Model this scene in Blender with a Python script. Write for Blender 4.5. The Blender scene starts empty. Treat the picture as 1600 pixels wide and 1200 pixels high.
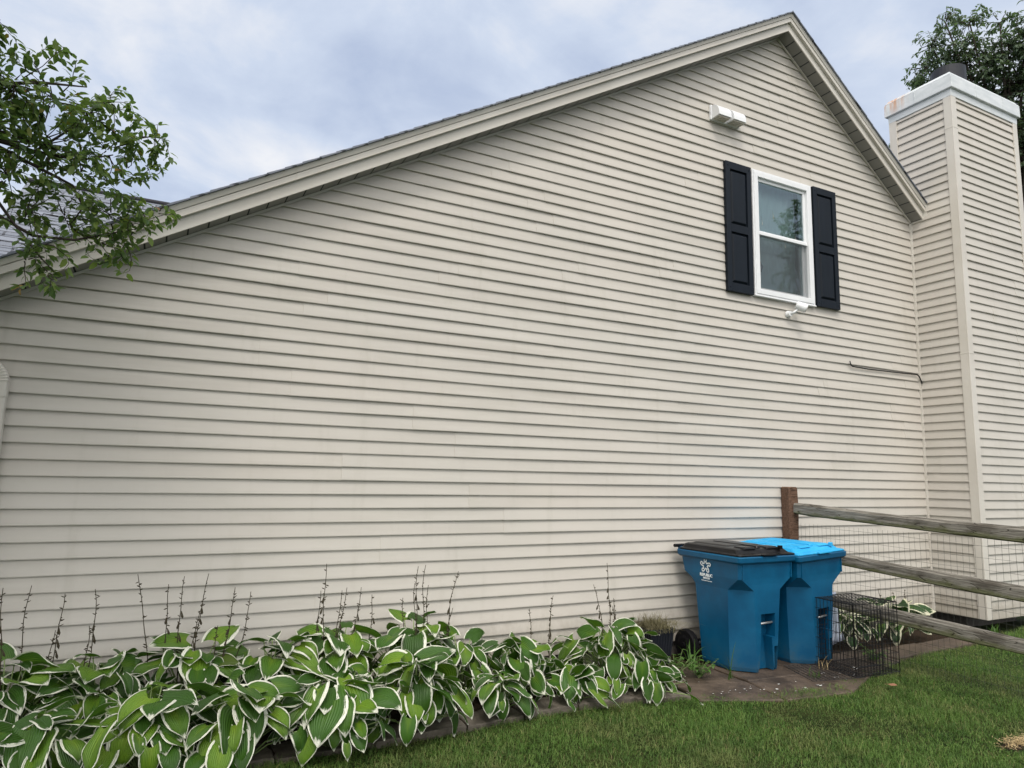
import bpy, bmesh, math, random
import numpy as np
from mathutils import Vector, Matrix
R = math.radians
sc = bpy.context.scene
COL = sc.collection

# ------------------------------------------------------------------ camera
cam_d = bpy.data.cameras.new('camera')
cam = bpy.data.objects.new('camera', cam_d); COL.objects.link(cam)
cam_d.sensor_width = 36.0
cam_d.lens = 36.0 * 1067.0 / 1600.0
cam_d.clip_start = 0.05; cam_d.clip_end = 500
cr = Vector((0.88876845, -0.45790380, 0.02036563))
cu = Vector((-0.07947803, -0.11019955, 0.99072665))
cf = Vector((0.45141321, 0.88214521, 0.13433518))
M = Matrix(((cr.x, cu.x, -cf.x, 0), (cr.y, cu.y, -cf.y, -5.2876), (cr.z, cu.z, -cf.z, 1.6), (0, 0, 0, 1)))
cam.matrix_world = M
sc.camera = cam

# ------------------------------------------------------------------ sky
SUN_EL, SUN_AZ = 56.0, 212.0           # azimuth measured clockwise from +Y
sd = Vector((math.sin(R(SUN_AZ)) * math.cos(R(SUN_EL)), math.cos(R(SUN_AZ)) * math.cos(R(SUN_EL)), math.sin(R(SUN_EL))))
W = bpy.data.worlds.new('World'); sc.world = W; W.use_nodes = True
nt = W.node_tree; nt.nodes.clear()
def wn(t, **k):
    n = nt.nodes.new(t)
    for a, b in k.items(): setattr(n, a, b)
    return n
out = wn('ShaderNodeOutputWorld')
sky = wn('ShaderNodeTexSky', sky_type='NISHITA', sun_disc=False, sun_elevation=R(SUN_EL), sun_rotation=R(SUN_AZ))
bg1 = wn('ShaderNodeBackground'); bg1.inputs[1].default_value = 0.10
nt.links.new(sky.outputs[0], bg1.inputs[0])
tc = wn('ShaderNodeTexCoord')
# project the view direction on a cloud layer
sep = wn('ShaderNodeSeparateXYZ'); nt.links.new(tc.outputs['Generated'], sep.inputs[0])
def wmath(op, a, b=None, c=None):
    n = wn('ShaderNodeMath', operation=op)
    for i, v in enumerate((a, b, c)):
        if v is None: continue
        if isinstance(v, (int, float)): n.inputs[i].default_value = v
        else: nt.links.new(v, n.inputs[i])
    return n.outputs[0]
zz = wmath('MAXIMUM', sep.outputs[2], 0.0)
zz = wmath('ADD', zz, 0.22)
cx = wmath('DIVIDE', sep.outputs[0], zz); cy = wmath('DIVIDE', sep.outputs[1], zz)
cmb = wn('ShaderNodeCombineXYZ'); nt.links.new(cx, cmb.inputs[0]); nt.links.new(cy, cmb.inputs[1])
def wnoise(scale, detail, rough, dist, off):
    mp = wn('ShaderNodeMapping'); mp.inputs['Location'].default_value = off
    nt.links.new(cmb.outputs[0], mp.inputs[0])
    n = wn('ShaderNodeTexNoise'); n.inputs['Scale'].default_value = scale; n.inputs['Detail'].default_value = detail
    n.inputs['Roughness'].default_value = rough; n.inputs['Distortion'].default_value = dist
    nt.links.new(mp.outputs[0], n.inputs['Vector']); return n.outputs[0]
nA = wnoise(1.7, 8, 0.55, 0.5, (9.4, 2.2, 0.4))
nB = wnoise(4.6, 7, 0.55, 0.3, (7.3, 4.2, 1.0))
mixn = wmath('ADD', wmath('MULTIPLY', nA, 0.60), wmath('MULTIPLY', nB, 0.40))
ramp = wn('ShaderNodeValToRGB'); nt.links.new(mixn, ramp.inputs[0])
el = ramp.color_ramp.elements
el[0].position = 0.34; el[0].color = (0.49, 0.58, 0.77, 1)
el[1].position = 0.61; el[1].color = (0.93, 0.945, 0.985, 1)
e2 = el.new(0.48); e2.color = (0.66, 0.745, 0.90, 1)
# brighter cloud round the hidden sun, behind the photographer
dotn = wn('ShaderNodeVectorMath', operation='DOT_PRODUCT'); nt.links.new(tc.outputs['Generated'], dotn.inputs[0]); dotn.inputs[1].default_value = sd
g = wn('ShaderNodeMapRange', interpolation_type='SMOOTHSTEP'); nt.links.new(dotn.outputs['Value'], g.inputs[0])
g.inputs[1].default_value = 0.35; g.inputs[2].default_value = 1.0; g.inputs[3].default_value = 1.0; g.inputs[4].default_value = 3.2
warm = wn('ShaderNodeMix', data_type='RGBA'); wf = wn('ShaderNodeMapRange', interpolation_type='SMOOTHSTEP'); nt.links.new(dotn.outputs['Value'], wf.inputs[0]); wf.inputs[1].default_value = 0.15; wf.inputs[2].default_value = 0.85
nt.links.new(wf.outputs[0], warm.inputs[0]); nt.links.new(ramp.outputs[0], warm.inputs[6]); warm.inputs[7].default_value = (0.84, 0.82, 0.79, 1)
bg2 = wn('ShaderNodeBackground'); nt.links.new(warm.outputs[2], bg2.inputs[0]); nt.links.new(g.outputs[0], bg2.inputs[1])
mixs = wn('ShaderNodeMixShader'); mixs.inputs[0].default_value = 0.93
nt.links.new(bg1.outputs[0], mixs.inputs[1]); nt.links.new(bg2.outputs[0], mixs.inputs[2]); nt.links.new(mixs.outputs[0], out.inputs[0])

# ------------------------------------------------------------------ sun through the overcast
sl = bpy.data.lights.new('sun', 'SUN'); so = bpy.data.objects.new('sun', sl); COL.objects.link(so)
sl.energy = 1.5; sl.angle = R(14); sl.color = (1.0, 0.94, 0.87)
so.rotation_euler = sd.to_track_quat('Z', 'Y').to_euler()
so.location = (0, -8, 12)

sc.view_settings.view_transform = 'Standard'; sc.view_settings.look = 'None'
sc.view_settings.exposure = 0.0; sc.view_settings.gamma = 1.0
try: sc.view_settings.use_curve_mapping = False
except Exception: pass
sc.cycles.max_bounces = 8; sc.cycles.transparent_max_bounces = 12

# ------------------------------------------------------------------ materials
def mat(name, col, rough=0.6, spec=0.4, metal=0.0):
    m = bpy.data.materials.new(name); m.use_nodes = True
    b = m.node_tree.nodes['Principled BSDF']
    b.inputs['Base Color'].default_value = (*col, 1); b.inputs['Roughness'].default_value = rough
    b.inputs['Specular IOR Level'].default_value = spec; b.inputs['Metallic'].default_value = metal
    return m
class NT:
    """small helper for node materials"""
    def __init__(s, m):
        s.m = m; s.t = m.node_tree; s.b = s.t.nodes['Principled BSDF']
    def n(s, t, ins=None, **k):
        x = s.t.nodes.new(t)
        for a, b in k.items(): setattr(x, a, b)
        for a, b in (ins or {}).items(): s.put(x.inputs[a], b)
        return x
    def put(s, sock, v):
        if hasattr(v, 'is_output') or isinstance(v, bpy.types.NodeSocket): s.t.links.new(v, sock)
        else: sock.default_value = v
    def math(s, op, a, b=0.0, c=0.0, clamp=False):
        x = s.n('ShaderNodeMath', {0: a, 1: b, 2: c}, operation=op); x.use_clamp = clamp; return x.outputs[0]
    def noise(s, vec, scale, detail=4, rough=0.55, dist=0.0):
        return s.n('ShaderNodeTexNoise', {'Vector': vec, 'Scale': scale, 'Detail': detail, 'Roughness': rough, 'Distortion': dist}).outputs[0]
    def ramp(s, f, stops):
        x = s.n('ShaderNodeValToRGB', {0: f}); e = x.color_ramp.elements
        e[0].position, e[0].color = stops[0][0], (*stops[0][1], 1)
        e[1].position, e[1].color = stops[-1][0], (*stops[-1][1], 1)
        for p, c in stops[1:-1]:
            q = e.new(p); q.color = (*c, 1)
        return x.outputs[0]
    def mix(s, f, a, b, mode='MIX'):
        x = s.n('ShaderNodeMix', data_type='RGBA', blend_type=mode)
        s.put(x.inputs[0], f)
        for i, v in ((6, a), (7, b)):
            s.put(x.inputs[i], (*v, 1) if isinstance(v, tuple) and len(v) == 3 else v)
        return x.outputs[2]
    def sstep(s, v, lo, hi):
        return s.n('ShaderNodeMapRange', {0: v, 1: lo, 2: hi}, interpolation_type='SMOOTHSTEP').outputs[0]
    def obj(s): return s.n('ShaderNodeTexCoord').outputs['Object']
    def pos(s): return s.n('ShaderNodeNewGeometry').outputs['Position']
    def mapping(s, v, sc_=(1, 1, 1), loc=(0, 0, 0)):
        return s.n('ShaderNodeMapping', {0: v, 'Scale': sc_, 'Location': loc}).outputs[0]
    def bump(s, h, st=0.2, d=0.01):
        x = s.n('ShaderNodeBump', {'Height': h, 'Strength': st, 'Distance': d}); s.t.links.new(x.outputs[0], s.b.inputs['Normal'])
    def attr(s, name): return s.n('ShaderNodeAttribute', attribute_name=name)
    def base(s, c): s.put(s.b.inputs['Base Color'], c)
MT = {}
# vinyl siding
m = mat('vinyl_siding', (.52, .475, .41), .48, .35); k = NT(m); P = k.pos()
st = k.noise(k.mapping(P, (.7, .7, 9)), 1.3, 5, .6)
bl = k.noise(P, .55, 4, .5)
rnd = k.attr('rnd').outputs['Fac']
c = k.mix(k.sstep(st, .3, .72), (.478, .447, .397), (.548, .518, .467))
c = k.mix(k.sstep(bl, .38, .7), c, (.552, .512, .458))
c = k.mix(k.math('MULTIPLY', rnd, .5), c, (.540, .514, .468))
# faint grime that runs down the laps
gr = k.noise(k.mapping(P, (6, 6, .7)), 1.0, 5, .65)
c = k.mix(k.math('MULTIPLY', k.sstep(gr, .52, .80), .30), c, (.34, .32, .26))
zs = k.n('ShaderNodeSeparateXYZ', {0: P}).outputs[2]
spl = k.math('MULTIPLY', k.sstep(k.math('ADD', zs, k.math('MULTIPLY', k.noise(k.mapping(P, (5, 5, 3)), 2.0, 6, .7), -.5)), .22, -.18), .55)
c = k.mix(spl, c, (.20, .17, .12))
mot = k.noise(k.mapping(P, (1.6, 1.6, 4)), 2.2, 6, .65); c = k.mix(k.math('MULTIPLY', k.sstep(mot, .5, .75), .16), c, (.40, .39, .31))
k.base(c)
wood = k.noise(k.mapping(P, (6, 6, 130)), 1.0, 4, .6); k.bump(wood, .10, .003)
k.put(k.b.inputs['Roughness'], k.n('ShaderNodeMapRange', {0: st, 3: .38, 4: .56}).outputs[0])
MT['siding'] = m
m = mat('trim_metal', (.55, .505, .445), .42, .4); k = NT(m); P = k.pos()
n1 = k.noise(P, 1.1, 5, .6); n2 = k.noise(k.mapping(P, (9, 9, 2)), 1, 5, .7)
c = k.mix(k.sstep(n1, .35, .7), (.56, .525, .468), (.63, .60, .545))
k.base(k.mix(k.math('MULTIPLY', k.sstep(n2, .58, .85), .35), c, (.35, .31, .25))); k.bump(k.noise(P, 6, 3), .08, .01); MT['trim'] = m
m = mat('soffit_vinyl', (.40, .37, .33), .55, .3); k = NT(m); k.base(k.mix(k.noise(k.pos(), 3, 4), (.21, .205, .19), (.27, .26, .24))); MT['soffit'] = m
m = mat('foundation_concrete', (.12, .11, .10), .9, .2); k = NT(m); P = k.pos()
k.base(k.mix(k.noise(P, 9, 8, .7), (.06, .055, .05), (.17, .155, .14))); k.bump(k.noise(P, 40, 6, .7), .6, .01); MT['concrete'] = m
# shingles (object coordinates: x along the course, y up the slope)
m = mat('asphalt_shingle', (.1, .1, .12), .9, .25); k = NT(m); O = k.attr('sh').outputs['Vector']
br = k.n('ShaderNodeTexBrick', {'Vector': O, 'Color1': (.15, .165, .20, 1), 'Color2': (.24, .26, .31, 1), 'Mortar': (.035, .037, .045, 1), 'Scale': 1.0,
        'Mortar Size': .012, 'Brick Width': .30, 'Row Height': .14, 'Mortar Smooth': .2, 'Bias': .0}, offset=.5)
gn = k.noise(O, 55, 4, .7)
k.base(k.mix(k.math('MULTIPLY', k.sstep(gn, .3, .7), .5), br.outputs[0], k.mix(gn, (.09, .10, .12), (.36, .38, .43))))
k.bump(k.math('ADD', k.math('MULTIPLY', br.outputs['Fac'], -1.0), k.math('MULTIPLY', gn, .25)), .7, .02); MT['shingle'] = m
m = mat('shingle_edge', (.035, .035, .04), .9, .2); k = NT(m); k.base(k.mix(k.noise(k.pos(), 60, 5, .7), (.02, .02, .025), (.07, .07, .08))); MT['shingle_dark'] = m
m = mat('white_vinyl', (.80, .81, .82), .35, .45); k = NT(m); k.base(k.mix(k.noise(k.pos(), 14, 5, .65), (.72, .735, .75), (.84, .845, .85))); MT['white'] = m
m = mat('chimney_cap_paint', (.6, .65, .68), .38, .5); k = NT(m); P = k.pos()
n = k.noise(k.mapping(P, (2, 2, 7)), 1.6, 6, .65)
c = k.mix(k.sstep(n, .3, .75), (.56, .595, .61), (.72, .745, .755))
sp = k.n('ShaderNodeSeparateXYZ', {0: P})
f1 = k.math('MULTIPLY', k.sstep(sp.outputs[1], -.18, .16), k.sstep(k.noise(k.mapping(P, (14, 22, 1.6)), 1.0, 6, .7), .40, .58))
f1 = k.math('MULTIPLY', f1, k.sstep(sp.outputs[2], 6.52, 6.72)); f1 = k.math('MULTIPLY', f1, k.sstep(sp.outputs[0], 8.75, 8.55))
k.base(k.mix(f1, c, k.mix(k.noise(P, 30, 3), (.46, .17, .05), (.62, .36, .20)))); MT['cap'] = m
MT['flue'] = mat('flue_metal', (.012, .014, .02), .5, .4)
m = mat('shutter_paint', (.006, .010, .020), .5, .18); k = NT(m); P = k.pos()
k.base(k.mix(k.noise(k.mapping(P, (1, 1, .2)), 12, 4), (.0035, .0065, .011), (.010, .015, .023))); k.bump(k.noise(k.mapping(P, (60, 60, 4)), 1, 4), .12, .003); MT['shutter'] = m
m = mat('window_glass', (.9, .95, .95), .0, .5); t = m.node_tree; t.nodes.remove(t.nodes['Principled BSDF'])
tr = t.nodes.new('ShaderNodeBsdfTransparent'); tr.inputs[0].default_value = (.80, .88, .88, 1)
gl = t.nodes.new('ShaderNodeBsdfGlossy'); gl.inputs['Roughness'].default_value = .012; gl.inputs['Color'].default_value = (.80, .93, .96, 1)
fr = t.nodes.new('ShaderNodeFresnel'); fr.inputs[0].default_value = 1.62
mp = t.nodes.new('ShaderNodeMath'); mp.operation = 'MULTIPLY'; mp.inputs[1].default_value = 2.7; mp.use_clamp = True
wv = t.nodes.new('ShaderNodeTexNoise'); wv.inputs['Scale'].default_value = 1.7
bp = t.nodes.new('ShaderNodeBump'); bp.inputs['Strength'].default_value = .04; t.links.new(wv.outputs[0], bp.inputs['Height']); t.links.new(bp.outputs[0], gl.inputs['Normal'])
t.links.new(fr.outputs[0], mp.inputs[0]); mx = t.nodes.new('ShaderNodeMixShader')
t.links.new(mp.outputs[0], mx.inputs[0]); t.links.new(tr.outputs[0], mx.inputs[1]); t.links.new(gl.outputs[0], mx.inputs[2]); t.links.new(mx.outputs[0], t.nodes['Material Output'].inputs[0])
MT['glass'] = m
m = mat('insect_screen', (.03, .035, .04), .8, .2); t = m.node_tree; b = t.nodes['Principled BSDF']
tr = t.nodes.new('ShaderNodeBsdfTransparent'); mx = t.nodes.new('ShaderNodeMixShader'); mx.inputs[0].default_value = .45
b.inputs['Base Color'].default_value = (.10, .115, .125, 1)
t.links.new(tr.outputs[0], mx.inputs[1]); t.links.new(b.outputs[0], mx.inputs[2]); t.links.new(mx.outputs[0], t.nodes['Material Output'].inputs[0]); MT['screen'] = m
m = mat('curtain_cloth', (.58, .68, .67), .85, .2); MT['curtain'] = m  # pale cloth; its lightness also stands in for sky reflected in the glass
MT['room'] = mat('room_wall', (.25, .28, .28), .9, .2)
m = mat('cart_plastic', (.0, .085, .18), .42, .4); k = NT(m); P = k.obj()
n = k.noise(P, 3.5, 5, .6); n2 = k.noise(k.mapping(P, (14, 14, 3)), 1, 5, .7)
c = k.mix(k.sstep(n, .3, .7), (.0, .064, .150), (.0, .095, .205))
sp = k.n('ShaderNodeSeparateXYZ', {0: P})
dirt = k.math('MULTIPLY', k.sstep(sp.outputs[2], .34, .02), k.sstep(k.noise(P, 7, 6, .7), .38, .72))
c = k.mix(k.math('MULTIPLY', k.sstep(n2, .62, .8), .22), c, (.05, .12, .17))
k.base(k.mix(k.math('MULTIPLY', dirt, .55), c, (.05, .07, .06))); k.bump(k.noise(P, 150, 3, .6), .10, .002)
k.put(k.b.inputs['Roughness'], k.n('ShaderNodeMapRange', {0: n, 3: .36, 4: .56}).outputs[0]); MT['cart'] = m
m = mat('black_lid_plastic', (.012, .012, .014), .34, .28); k = NT(m); P = k.obj(); k.base(k.mix(k.sstep(k.noise(P, 8, 6, .7), .4, .75), (.003, .003, .0038), (.010, .010, .013))); k.bump(k.noise(P, 120, 3), .1, .002); MT['blacklid'] = m
m = mat('bright_blue_lid_plastic', (.02, .38, .72), .55, .3); k = NT(m); P = k.obj(); k.base(k.mix(k.sstep(k.noise(P, 5, 6, .7), .35, .75), (.014, .32, .64), (.05, .42, .72))); k.bump(k.noise(P, 120, 3), .08, .002); MT['bluelid'] = m
MT['tyre'] = mat('tyre_rubber', (.005, .005, .006), .7, .2)
MT['steel'] = mat('grey_steel', (.45, .46, .47), .4, .5, .7)
MT['decal'] = mat('white_decal', (.80, .86, .88), .5, .3)
MT['blackwire'] = mat('black_wire', (.010, .010, .011), .45, .4)
MT['meshwire'] = mat('fence_wire', (.055, .06, .05), .5, .4, .3)
MT['cable'] = mat('cable_sheath', (.008, .008, .009), .5, .4)
# weathered timber; noise stretched along local x by attribute sh
def timber(name, a, b, moss):
    m = mat(name, a, .88, .15); k = NT(m); O = k.obj()
    gr = k.noise(k.mapping(O, (1.2, 38, 38)), 1.6, 7, .68, .6)
    bl = k.noise(k.mapping(O, (1, 3, 3)), 2.6, 5, .6)
    c = k.mix(k.sstep(gr, .32, .7), a, b)
    if moss:
        sp = k.n('ShaderNodeSeparateXYZ', {0: O})
        mo = k.math('MULTIPLY', k.sstep(k.math('ADD', k.math('MULTIPLY', sp.outputs[2], -7.5), k.noise(O, 6, 6, .7)), .58, .92), .7)
        c = k.mix(mo, c, k.mix(k.noise(O, 22, 4), (.055, .075, .015), (.12, .125, .035)))
        c = k.mix(k.math('MULTIPLY', k.sstep(bl, .52, .7), .6), c, (.035, .026, .018))
    else:
        c = k.mix(k.math('MULTIPLY', k.sstep(bl, .5, .75), .4), c, (.05, .03, .022))
    cr_ = k.n('ShaderNodeTexVoronoi', {'Vector': k.mapping(O, (1.1, 16, 16)), 'Scale': 3.0}, feature='DISTANCE_TO_EDGE').outputs[0]
    ck = k.sstep(cr_, .035, .0)
    c = k.mix(k.math('MULTIPLY', ck, .8), c, (.018, .014, .010))
    k.base(c); k.bump(k.math('SUBTRACT', gr, ck), .8, .006); return m
MT['rail'] = timber('weathered_rail', (.11, .100, .084), (.33, .31, .27), True)
MT['post'] = timber('brown_post', (.10, .055, .035), (.19, .115, .078), False)
# hosta leaf: uv.x across (-1..1 packed 0..1), uv.y along
def hosta_mat(name, g1, g2, edge, mw):
    m = mat(name, g1, .42, .45); k = NT(m)
    uv = k.n('ShaderNodeUVMap', uv_map='UVMap').outputs[0]; sp = k.n('ShaderNodeSeparateXYZ', {0: uv})
    v = k.math('ABSOLUTE', k.math('SUBTRACT', k.math('MULTIPLY', sp.outputs[0], 2.0), 1.0)); u = sp.outputs[1]
    rn = k.attr('rnd').outputs['Fac']; off = k.n('ShaderNodeCombineXYZ', {0: k.math('MULTIPLY', rn, 37.0), 1: 0.0, 2: rn}).outputs[0]
    q = k.n('ShaderNodeVectorMath', {0: k.mapping(uv, (9, 3.2, 1)), 1: off}, operation='ADD').outputs[0]
    nn = k.math('ADD', k.math('MULTIPLY', k.noise(q, 1.2, 4, .6), .55), k.math('MULTIPLY', k.noise(k.n('ShaderNodeVectorMath', {0: k.mapping(uv, (34, 2.4, 1)), 1: off}, operation='ADD').outputs[0], 1.0, 3, .6), .45))
    e = k.math('MAXIMUM', v, k.math('MULTIPLY', k.math('SUBTRACT', u, .10), 1.08))
    f = k.math('ADD', e, k.math('MULTIPLY', k.math('SUBTRACT', nn, .5), .75))
    f = k.math('ADD', f, k.math('MULTIPLY', k.math('SUBTRACT', k.noise(off, 1.7, 1), .5), .35))
    edge_f = k.sstep(f, mw, mw + .06)
    mid = k.sstep(f, mw - .20, mw)
    gcol = k.ramp(rn, [(0, tuple(x * .62 for x in g1)), (.5, g1), (1, g2)])
    gcol = k.mix(k.math('MULTIPLY', mid, .5), gcol, tuple(x * .62 for x in g1))
    glow = k.math('MULTIPLY', k.sstep(k.math('ADD', v, u), .75, .15), k.sstep(rn, .2, .8)); gcol = k.mix(k.math('MULTIPLY', glow, .6), gcol, (.20, .31, .02))
    yel = k.sstep(k.noise(off, 3.1, 2), .66, .72)
    gcol = k.mix(k.math('MULTIPLY', yel, .6), gcol, (.26, .25, .02))
    spots = k.sstep(k.noise(q, 9, 3, .7), .68, .74)
    ec = k.mix(k.sstep(k.noise(q, 3, 3), .5, .8), edge, (.55, .56, .30)); ec = k.mix(k.math('MULTIPLY', spots, .7), ec, (.16, .09, .035))
    k.base(k.mix(edge_f, gcol, ec))
    rib = k.math('SINE', k.math('MULTIPLY', v, 44.0))
    k.bump(rib, .55, .004)
    # thin leaves let light through
    tl = k.t.nodes.new('ShaderNodeBsdfTranslucent'); k.put(tl.inputs[0], k.mix(edge_f, k.mix(.5, g1, (.12, .30, .01)), (.55, .6, .35)))
    ms = k.t.nodes.new('ShaderNodeMixShader'); ms.inputs[0].default_value = .20
    k.t.links.new(k.b.outputs[0], ms.inputs[1]); k.t.links.new(tl.outputs[0], ms.inputs[2]); k.t.links.new(ms.outputs[0], k.t.nodes['Material Output'].inputs[0])
    return m
MT['hosta'] = hosta_mat('variegated_leaf', (.050, .135, .014), (.150, .275, .020), (.90, .90, .78), .82)
MT['hosta_dark'] = hosta_mat('dark_variegated_leaf', (.028, .085, .018), (.06, .14, .022), (.80, .78, .58), .72)
def leafmat(name, a, b, c3, tr_=.3):
    m = mat(name, a, .5, .4); k = NT(m); rn = k.attr('rnd').outputs['Fac']
    c = k.ramp(rn, [(0, a), (.55, b), (.985, c3), (.996, (.34, .17, .04))]) if c3 else k.mix(rn, a, b)
    k.base(c); tl = k.t.nodes.new('ShaderNodeBsdfTranslucent'); k.put(tl.inputs[0], k.mix(.5, c, (.13, .24, .02)))
    ms = k.t.nodes.new('ShaderNodeMixShader'); ms.inputs[0].default_value = tr_
    k.t.links.new(k.b.outputs[0], ms.inputs[1]); k.t.links.new(tl.outputs[0], ms.inputs[2]); k.t.links.new(ms.outputs[0], k.t.nodes['Material Output'].inputs[0]); return m
MT['nearleaf'] = leafmat('near_leaf', (.085, .150, .058), (.165, .245, .080), (.23, .30, .07), .48)
MT['farleaf'] = leafmat('far_leaf', (.085, .13, .09), (.16, .215, .13), None, .4)  # leaf greens lightened to carry the haze of distance
MT['weed'] = leafmat('weed_leaf', (.05, .12, .02), (.10, .20, .04), None, .3)
m = mat('bark', (.06, .045, .035), .9, .15); k = NT(m); k.base(k.mix(k.noise(k.mapping(k.pos(), (1, 1, .3)), 30, 6, .7), (.025, .02, .017), (.095, .08, .065))); k.bump(k.noise(k.pos(), 60, 5), .6, .006); MT['bark'] = m
MT['stalk'] = mat('dry_stalk', (.055, .045, .028), .8, .2)
MT['petiole'] = mat('pale_petiole', (.20, .27, .10), .6, .3)
m = mat('bed_soil', (.03, .02, .014), .95, .1); k = NT(m); P = k.pos(); k.base(k.mix(k.noise(P, 28, 8, .75), (.012, .009, .006), (.075, .052, .035))); k.bump(k.noise(P, 45, 8, .75), 1.0, .03); MT['soil'] = m
m = mat('lawn_earth', (.03, .04, .012), .95, .1); k = NT(m); P = k.pos(); k.base(k.mix(k.sstep(k.noise(P, 2.2, 8, .7), .35, .7), (.014, .028, .007), (.05, .058, .018))); k.bump(k.noise(P, 60, 8, .75), 1.0, .03); MT['earth'] = m
def stone(name, a, b, wet):
    m = mat(name, a, .55 if wet else .85, .4); k = NT(m); P = k.pos()
    n = k.noise(P, 5, 8, .7); c = k.mix(k.sstep(n, .3, .7), a, b)
    c = k.mix(k.math('MULTIPLY', k.sstep(k.noise(P, 2.4, 5, .6), .52, .68), .6), c, tuple(x * .35 for x in a))
    k.base(c); k.bump(k.noise(P, 30, 8, .7), .6, .01)
    k.put(k.b.inputs['Roughness'], k.n('ShaderNodeMapRange', {0: n, 3: .35 if wet else .7, 4: .8}).outputs[0]); return m
MT['edging'] = stone('grey_edging_stone', (.058, .048, .036), (.175, .152, .122), False)
MT['paver'] = stone('brown_wet_paver', (.050, .036, .026), (.115, .085, .062), True)
m = mat('grass_blade', (.05, .11, .02), .55, .3); k = NT(m); P = k.pos(); rn = k.attr('rnd').outputs['Fac']
pt = k.noise(P, .9, 5, .65); pt2 = k.noise(P, 4.5, 4, .6)
c = k.mix(rn, (.058, .135, .020), (.170, .275, .062))
c = k.mix(k.math('MULTIPLY', k.sstep(k.math('ADD', pt, k.math('MULTIPLY', rn, .13)), .56, .68), .6), c, (.20, .21, .08))
c = k.mix(k.math('MULTIPLY', k.sstep(pt2, .48, .66), .6), c, (.038, .100, .016))
dry = k.sstep(rn, .93, .95); c = k.mix(k.math('MULTIPLY', dry, .55), c, (.34, .27, .13))
k.base(c); tl = k.t.nodes.new('ShaderNodeBsdfTranslucent'); k.put(tl.inputs[0], k.mix(.4, c, (.12, .24, .03)))
ms = k.t.nodes.new('ShaderNodeMixShader'); ms.inputs[0].default_value = .3
k.t.links.new(k.b.outputs[0], ms.inputs[1]); k.t.links.new(tl.outputs[0], ms.inputs[2]); k.t.links.new(ms.outputs[0], k.t.nodes['Material Output'].inputs[0]); MT['grass'] = m
MT['straw'] = leafmat('straw', (.42, .30, .14), (.62, .48, .26), None, .1)
MT['flake'] = mat('pale_flake', (.62, .62, .60), .7, .2)
MT['pot'] = mat('black_pot_plastic', (.010, .012, .018), .45, .4)
m = mat('dry_pot_soil', (.12, .11, .06), .95, .1); k = NT(m); P = k.pos(); k.base(k.mix(k.noise(P, 35, 6, .75), (.07, .075, .03), (.30, .26, .16))); k.bump(k.noise(P, 60, 6), 1, .02); MT['potsoil'] = m
m = mat('white_plastic_sheet', (.55, .60, .72), .35, .4); MT['sheet'] = m
MT['deadleaf'] = mat('dead_leaf', (.26, .13, .08), .8, .2)

# ------------------------------------------------------------------ mesh helpers
class MB:
    def __init__(s): s.v = []; s.f = []; s.r = []; s.uv = []
    def add(s, vs, fs, rnd=0.0, uvs=None):
        o = len(s.v); s.v.extend([tuple(x) for x in vs]); s.f.extend([tuple(i + o for i in f) for f in fs]); s.r.extend([rnd] * len(fs))
        s.uv.extend(uvs if uvs else [(0, 0)] * len(vs))
    def box(s, a, b, rnd=0.0, M_=None):
        x0, y0, z0 = a; x1, y1, z1 = b
        vs = [(x0, y0, z0), (x1, y0, z0), (x1, y1, z0), (x0, y1, z0), (x0, y0, z1), (x1, y0, z1), (x1, y1, z1), (x0, y1, z1)]
        if M_ is not None: vs = [tuple(M_ @ Vector(p)) for p in vs]
        s.add(vs, [(0, 3, 2, 1), (4, 5, 6, 7), (0, 1, 5, 4), (1, 2, 6, 5), (2, 3, 7, 6), (3, 0, 4, 7)], rnd)
    def loft(s, rings, cap=(True, True), rnd=0.0):
        n = len(rings[0]); vs = [p for r_ in rings for p in r_]; fs = []
        for i in range(len(rings) - 1):
            for j in range(n):
                a, b = i * n + j, i * n + (j + 1) % n
                fs.append((a, b, b + n, a + n))
        if cap[0]: fs.append(tuple(range(n - 1, -1, -1)))
        if cap[1]: fs.append(tuple((len(rings) - 1) * n + j for j in range(n)))
        s.add(vs, fs, rnd)
    def tube(s, pts, rad, n=6, rnd=0.0, cap=True):
        pts = [Vector(p) for p in pts]; rings = []
        rads = rad if isinstance(rad, (list, tuple)) else [rad] * len(pts)
        for i, p in enumerate(pts):
            d = (pts[min(i + 1, len(pts) - 1)] - pts[max(i - 1, 0)])
            if d.length < 1e-9: d = Vector((0, 0, 1))
            d.normalize(); a = Vector((0, 0, 1)) if abs(d.z) < .9 else Vector((1, 0, 0))
            u = d.cross(a).normalized(); w = u.cross(d)
            rings.append([tuple(p + (u * math.cos(t) + w * math.sin(t)) * rads[i]) for t in [2 * math.pi * j / n for j in range(n)]])
        s.loft(rings, (cap, cap), rnd)
    def build(s, name, material, parent=None, smooth=False, bevel=0, uv=False, auto=False):
        me = bpy.data.meshes.new(name); me.from_pydata(s.v, [], s.f); me.validate(clean_customdata=False)
        if len(me.polygons) == len(s.r):
            a = me.attributes.new('rnd', 'FLOAT', 'FACE'); a.data.foreach_set('value', s.r)
        if uv:
            l = me.uv_layers.new(name='UVMap'); idx = np.empty(len(me.loops), np.int32); me.loops.foreach_get('vertex_index', idx)
            l.data.foreach_set('uv', np.array(s.uv, np.float32)[idx].ravel())
        if smooth: me.shade_smooth()
        me.update(); return obj(name, me, material, parent, bevel)
def obj(name, me, material, parent=None, bevel=0):
    o = bpy.data.objects.new(name, me); COL.objects.link(o)
    if material is not None and len(me.materials) == 0: me.materials.append(material)
    if parent is not None: o.parent = parent
    if bevel:
        b = o.modifiers.new('bevel', 'BEVEL'); b.width = bevel; b.segments = 2; b.limit_method = 'ANGLE'; b.angle_limit = R(35)
    return o
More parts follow.
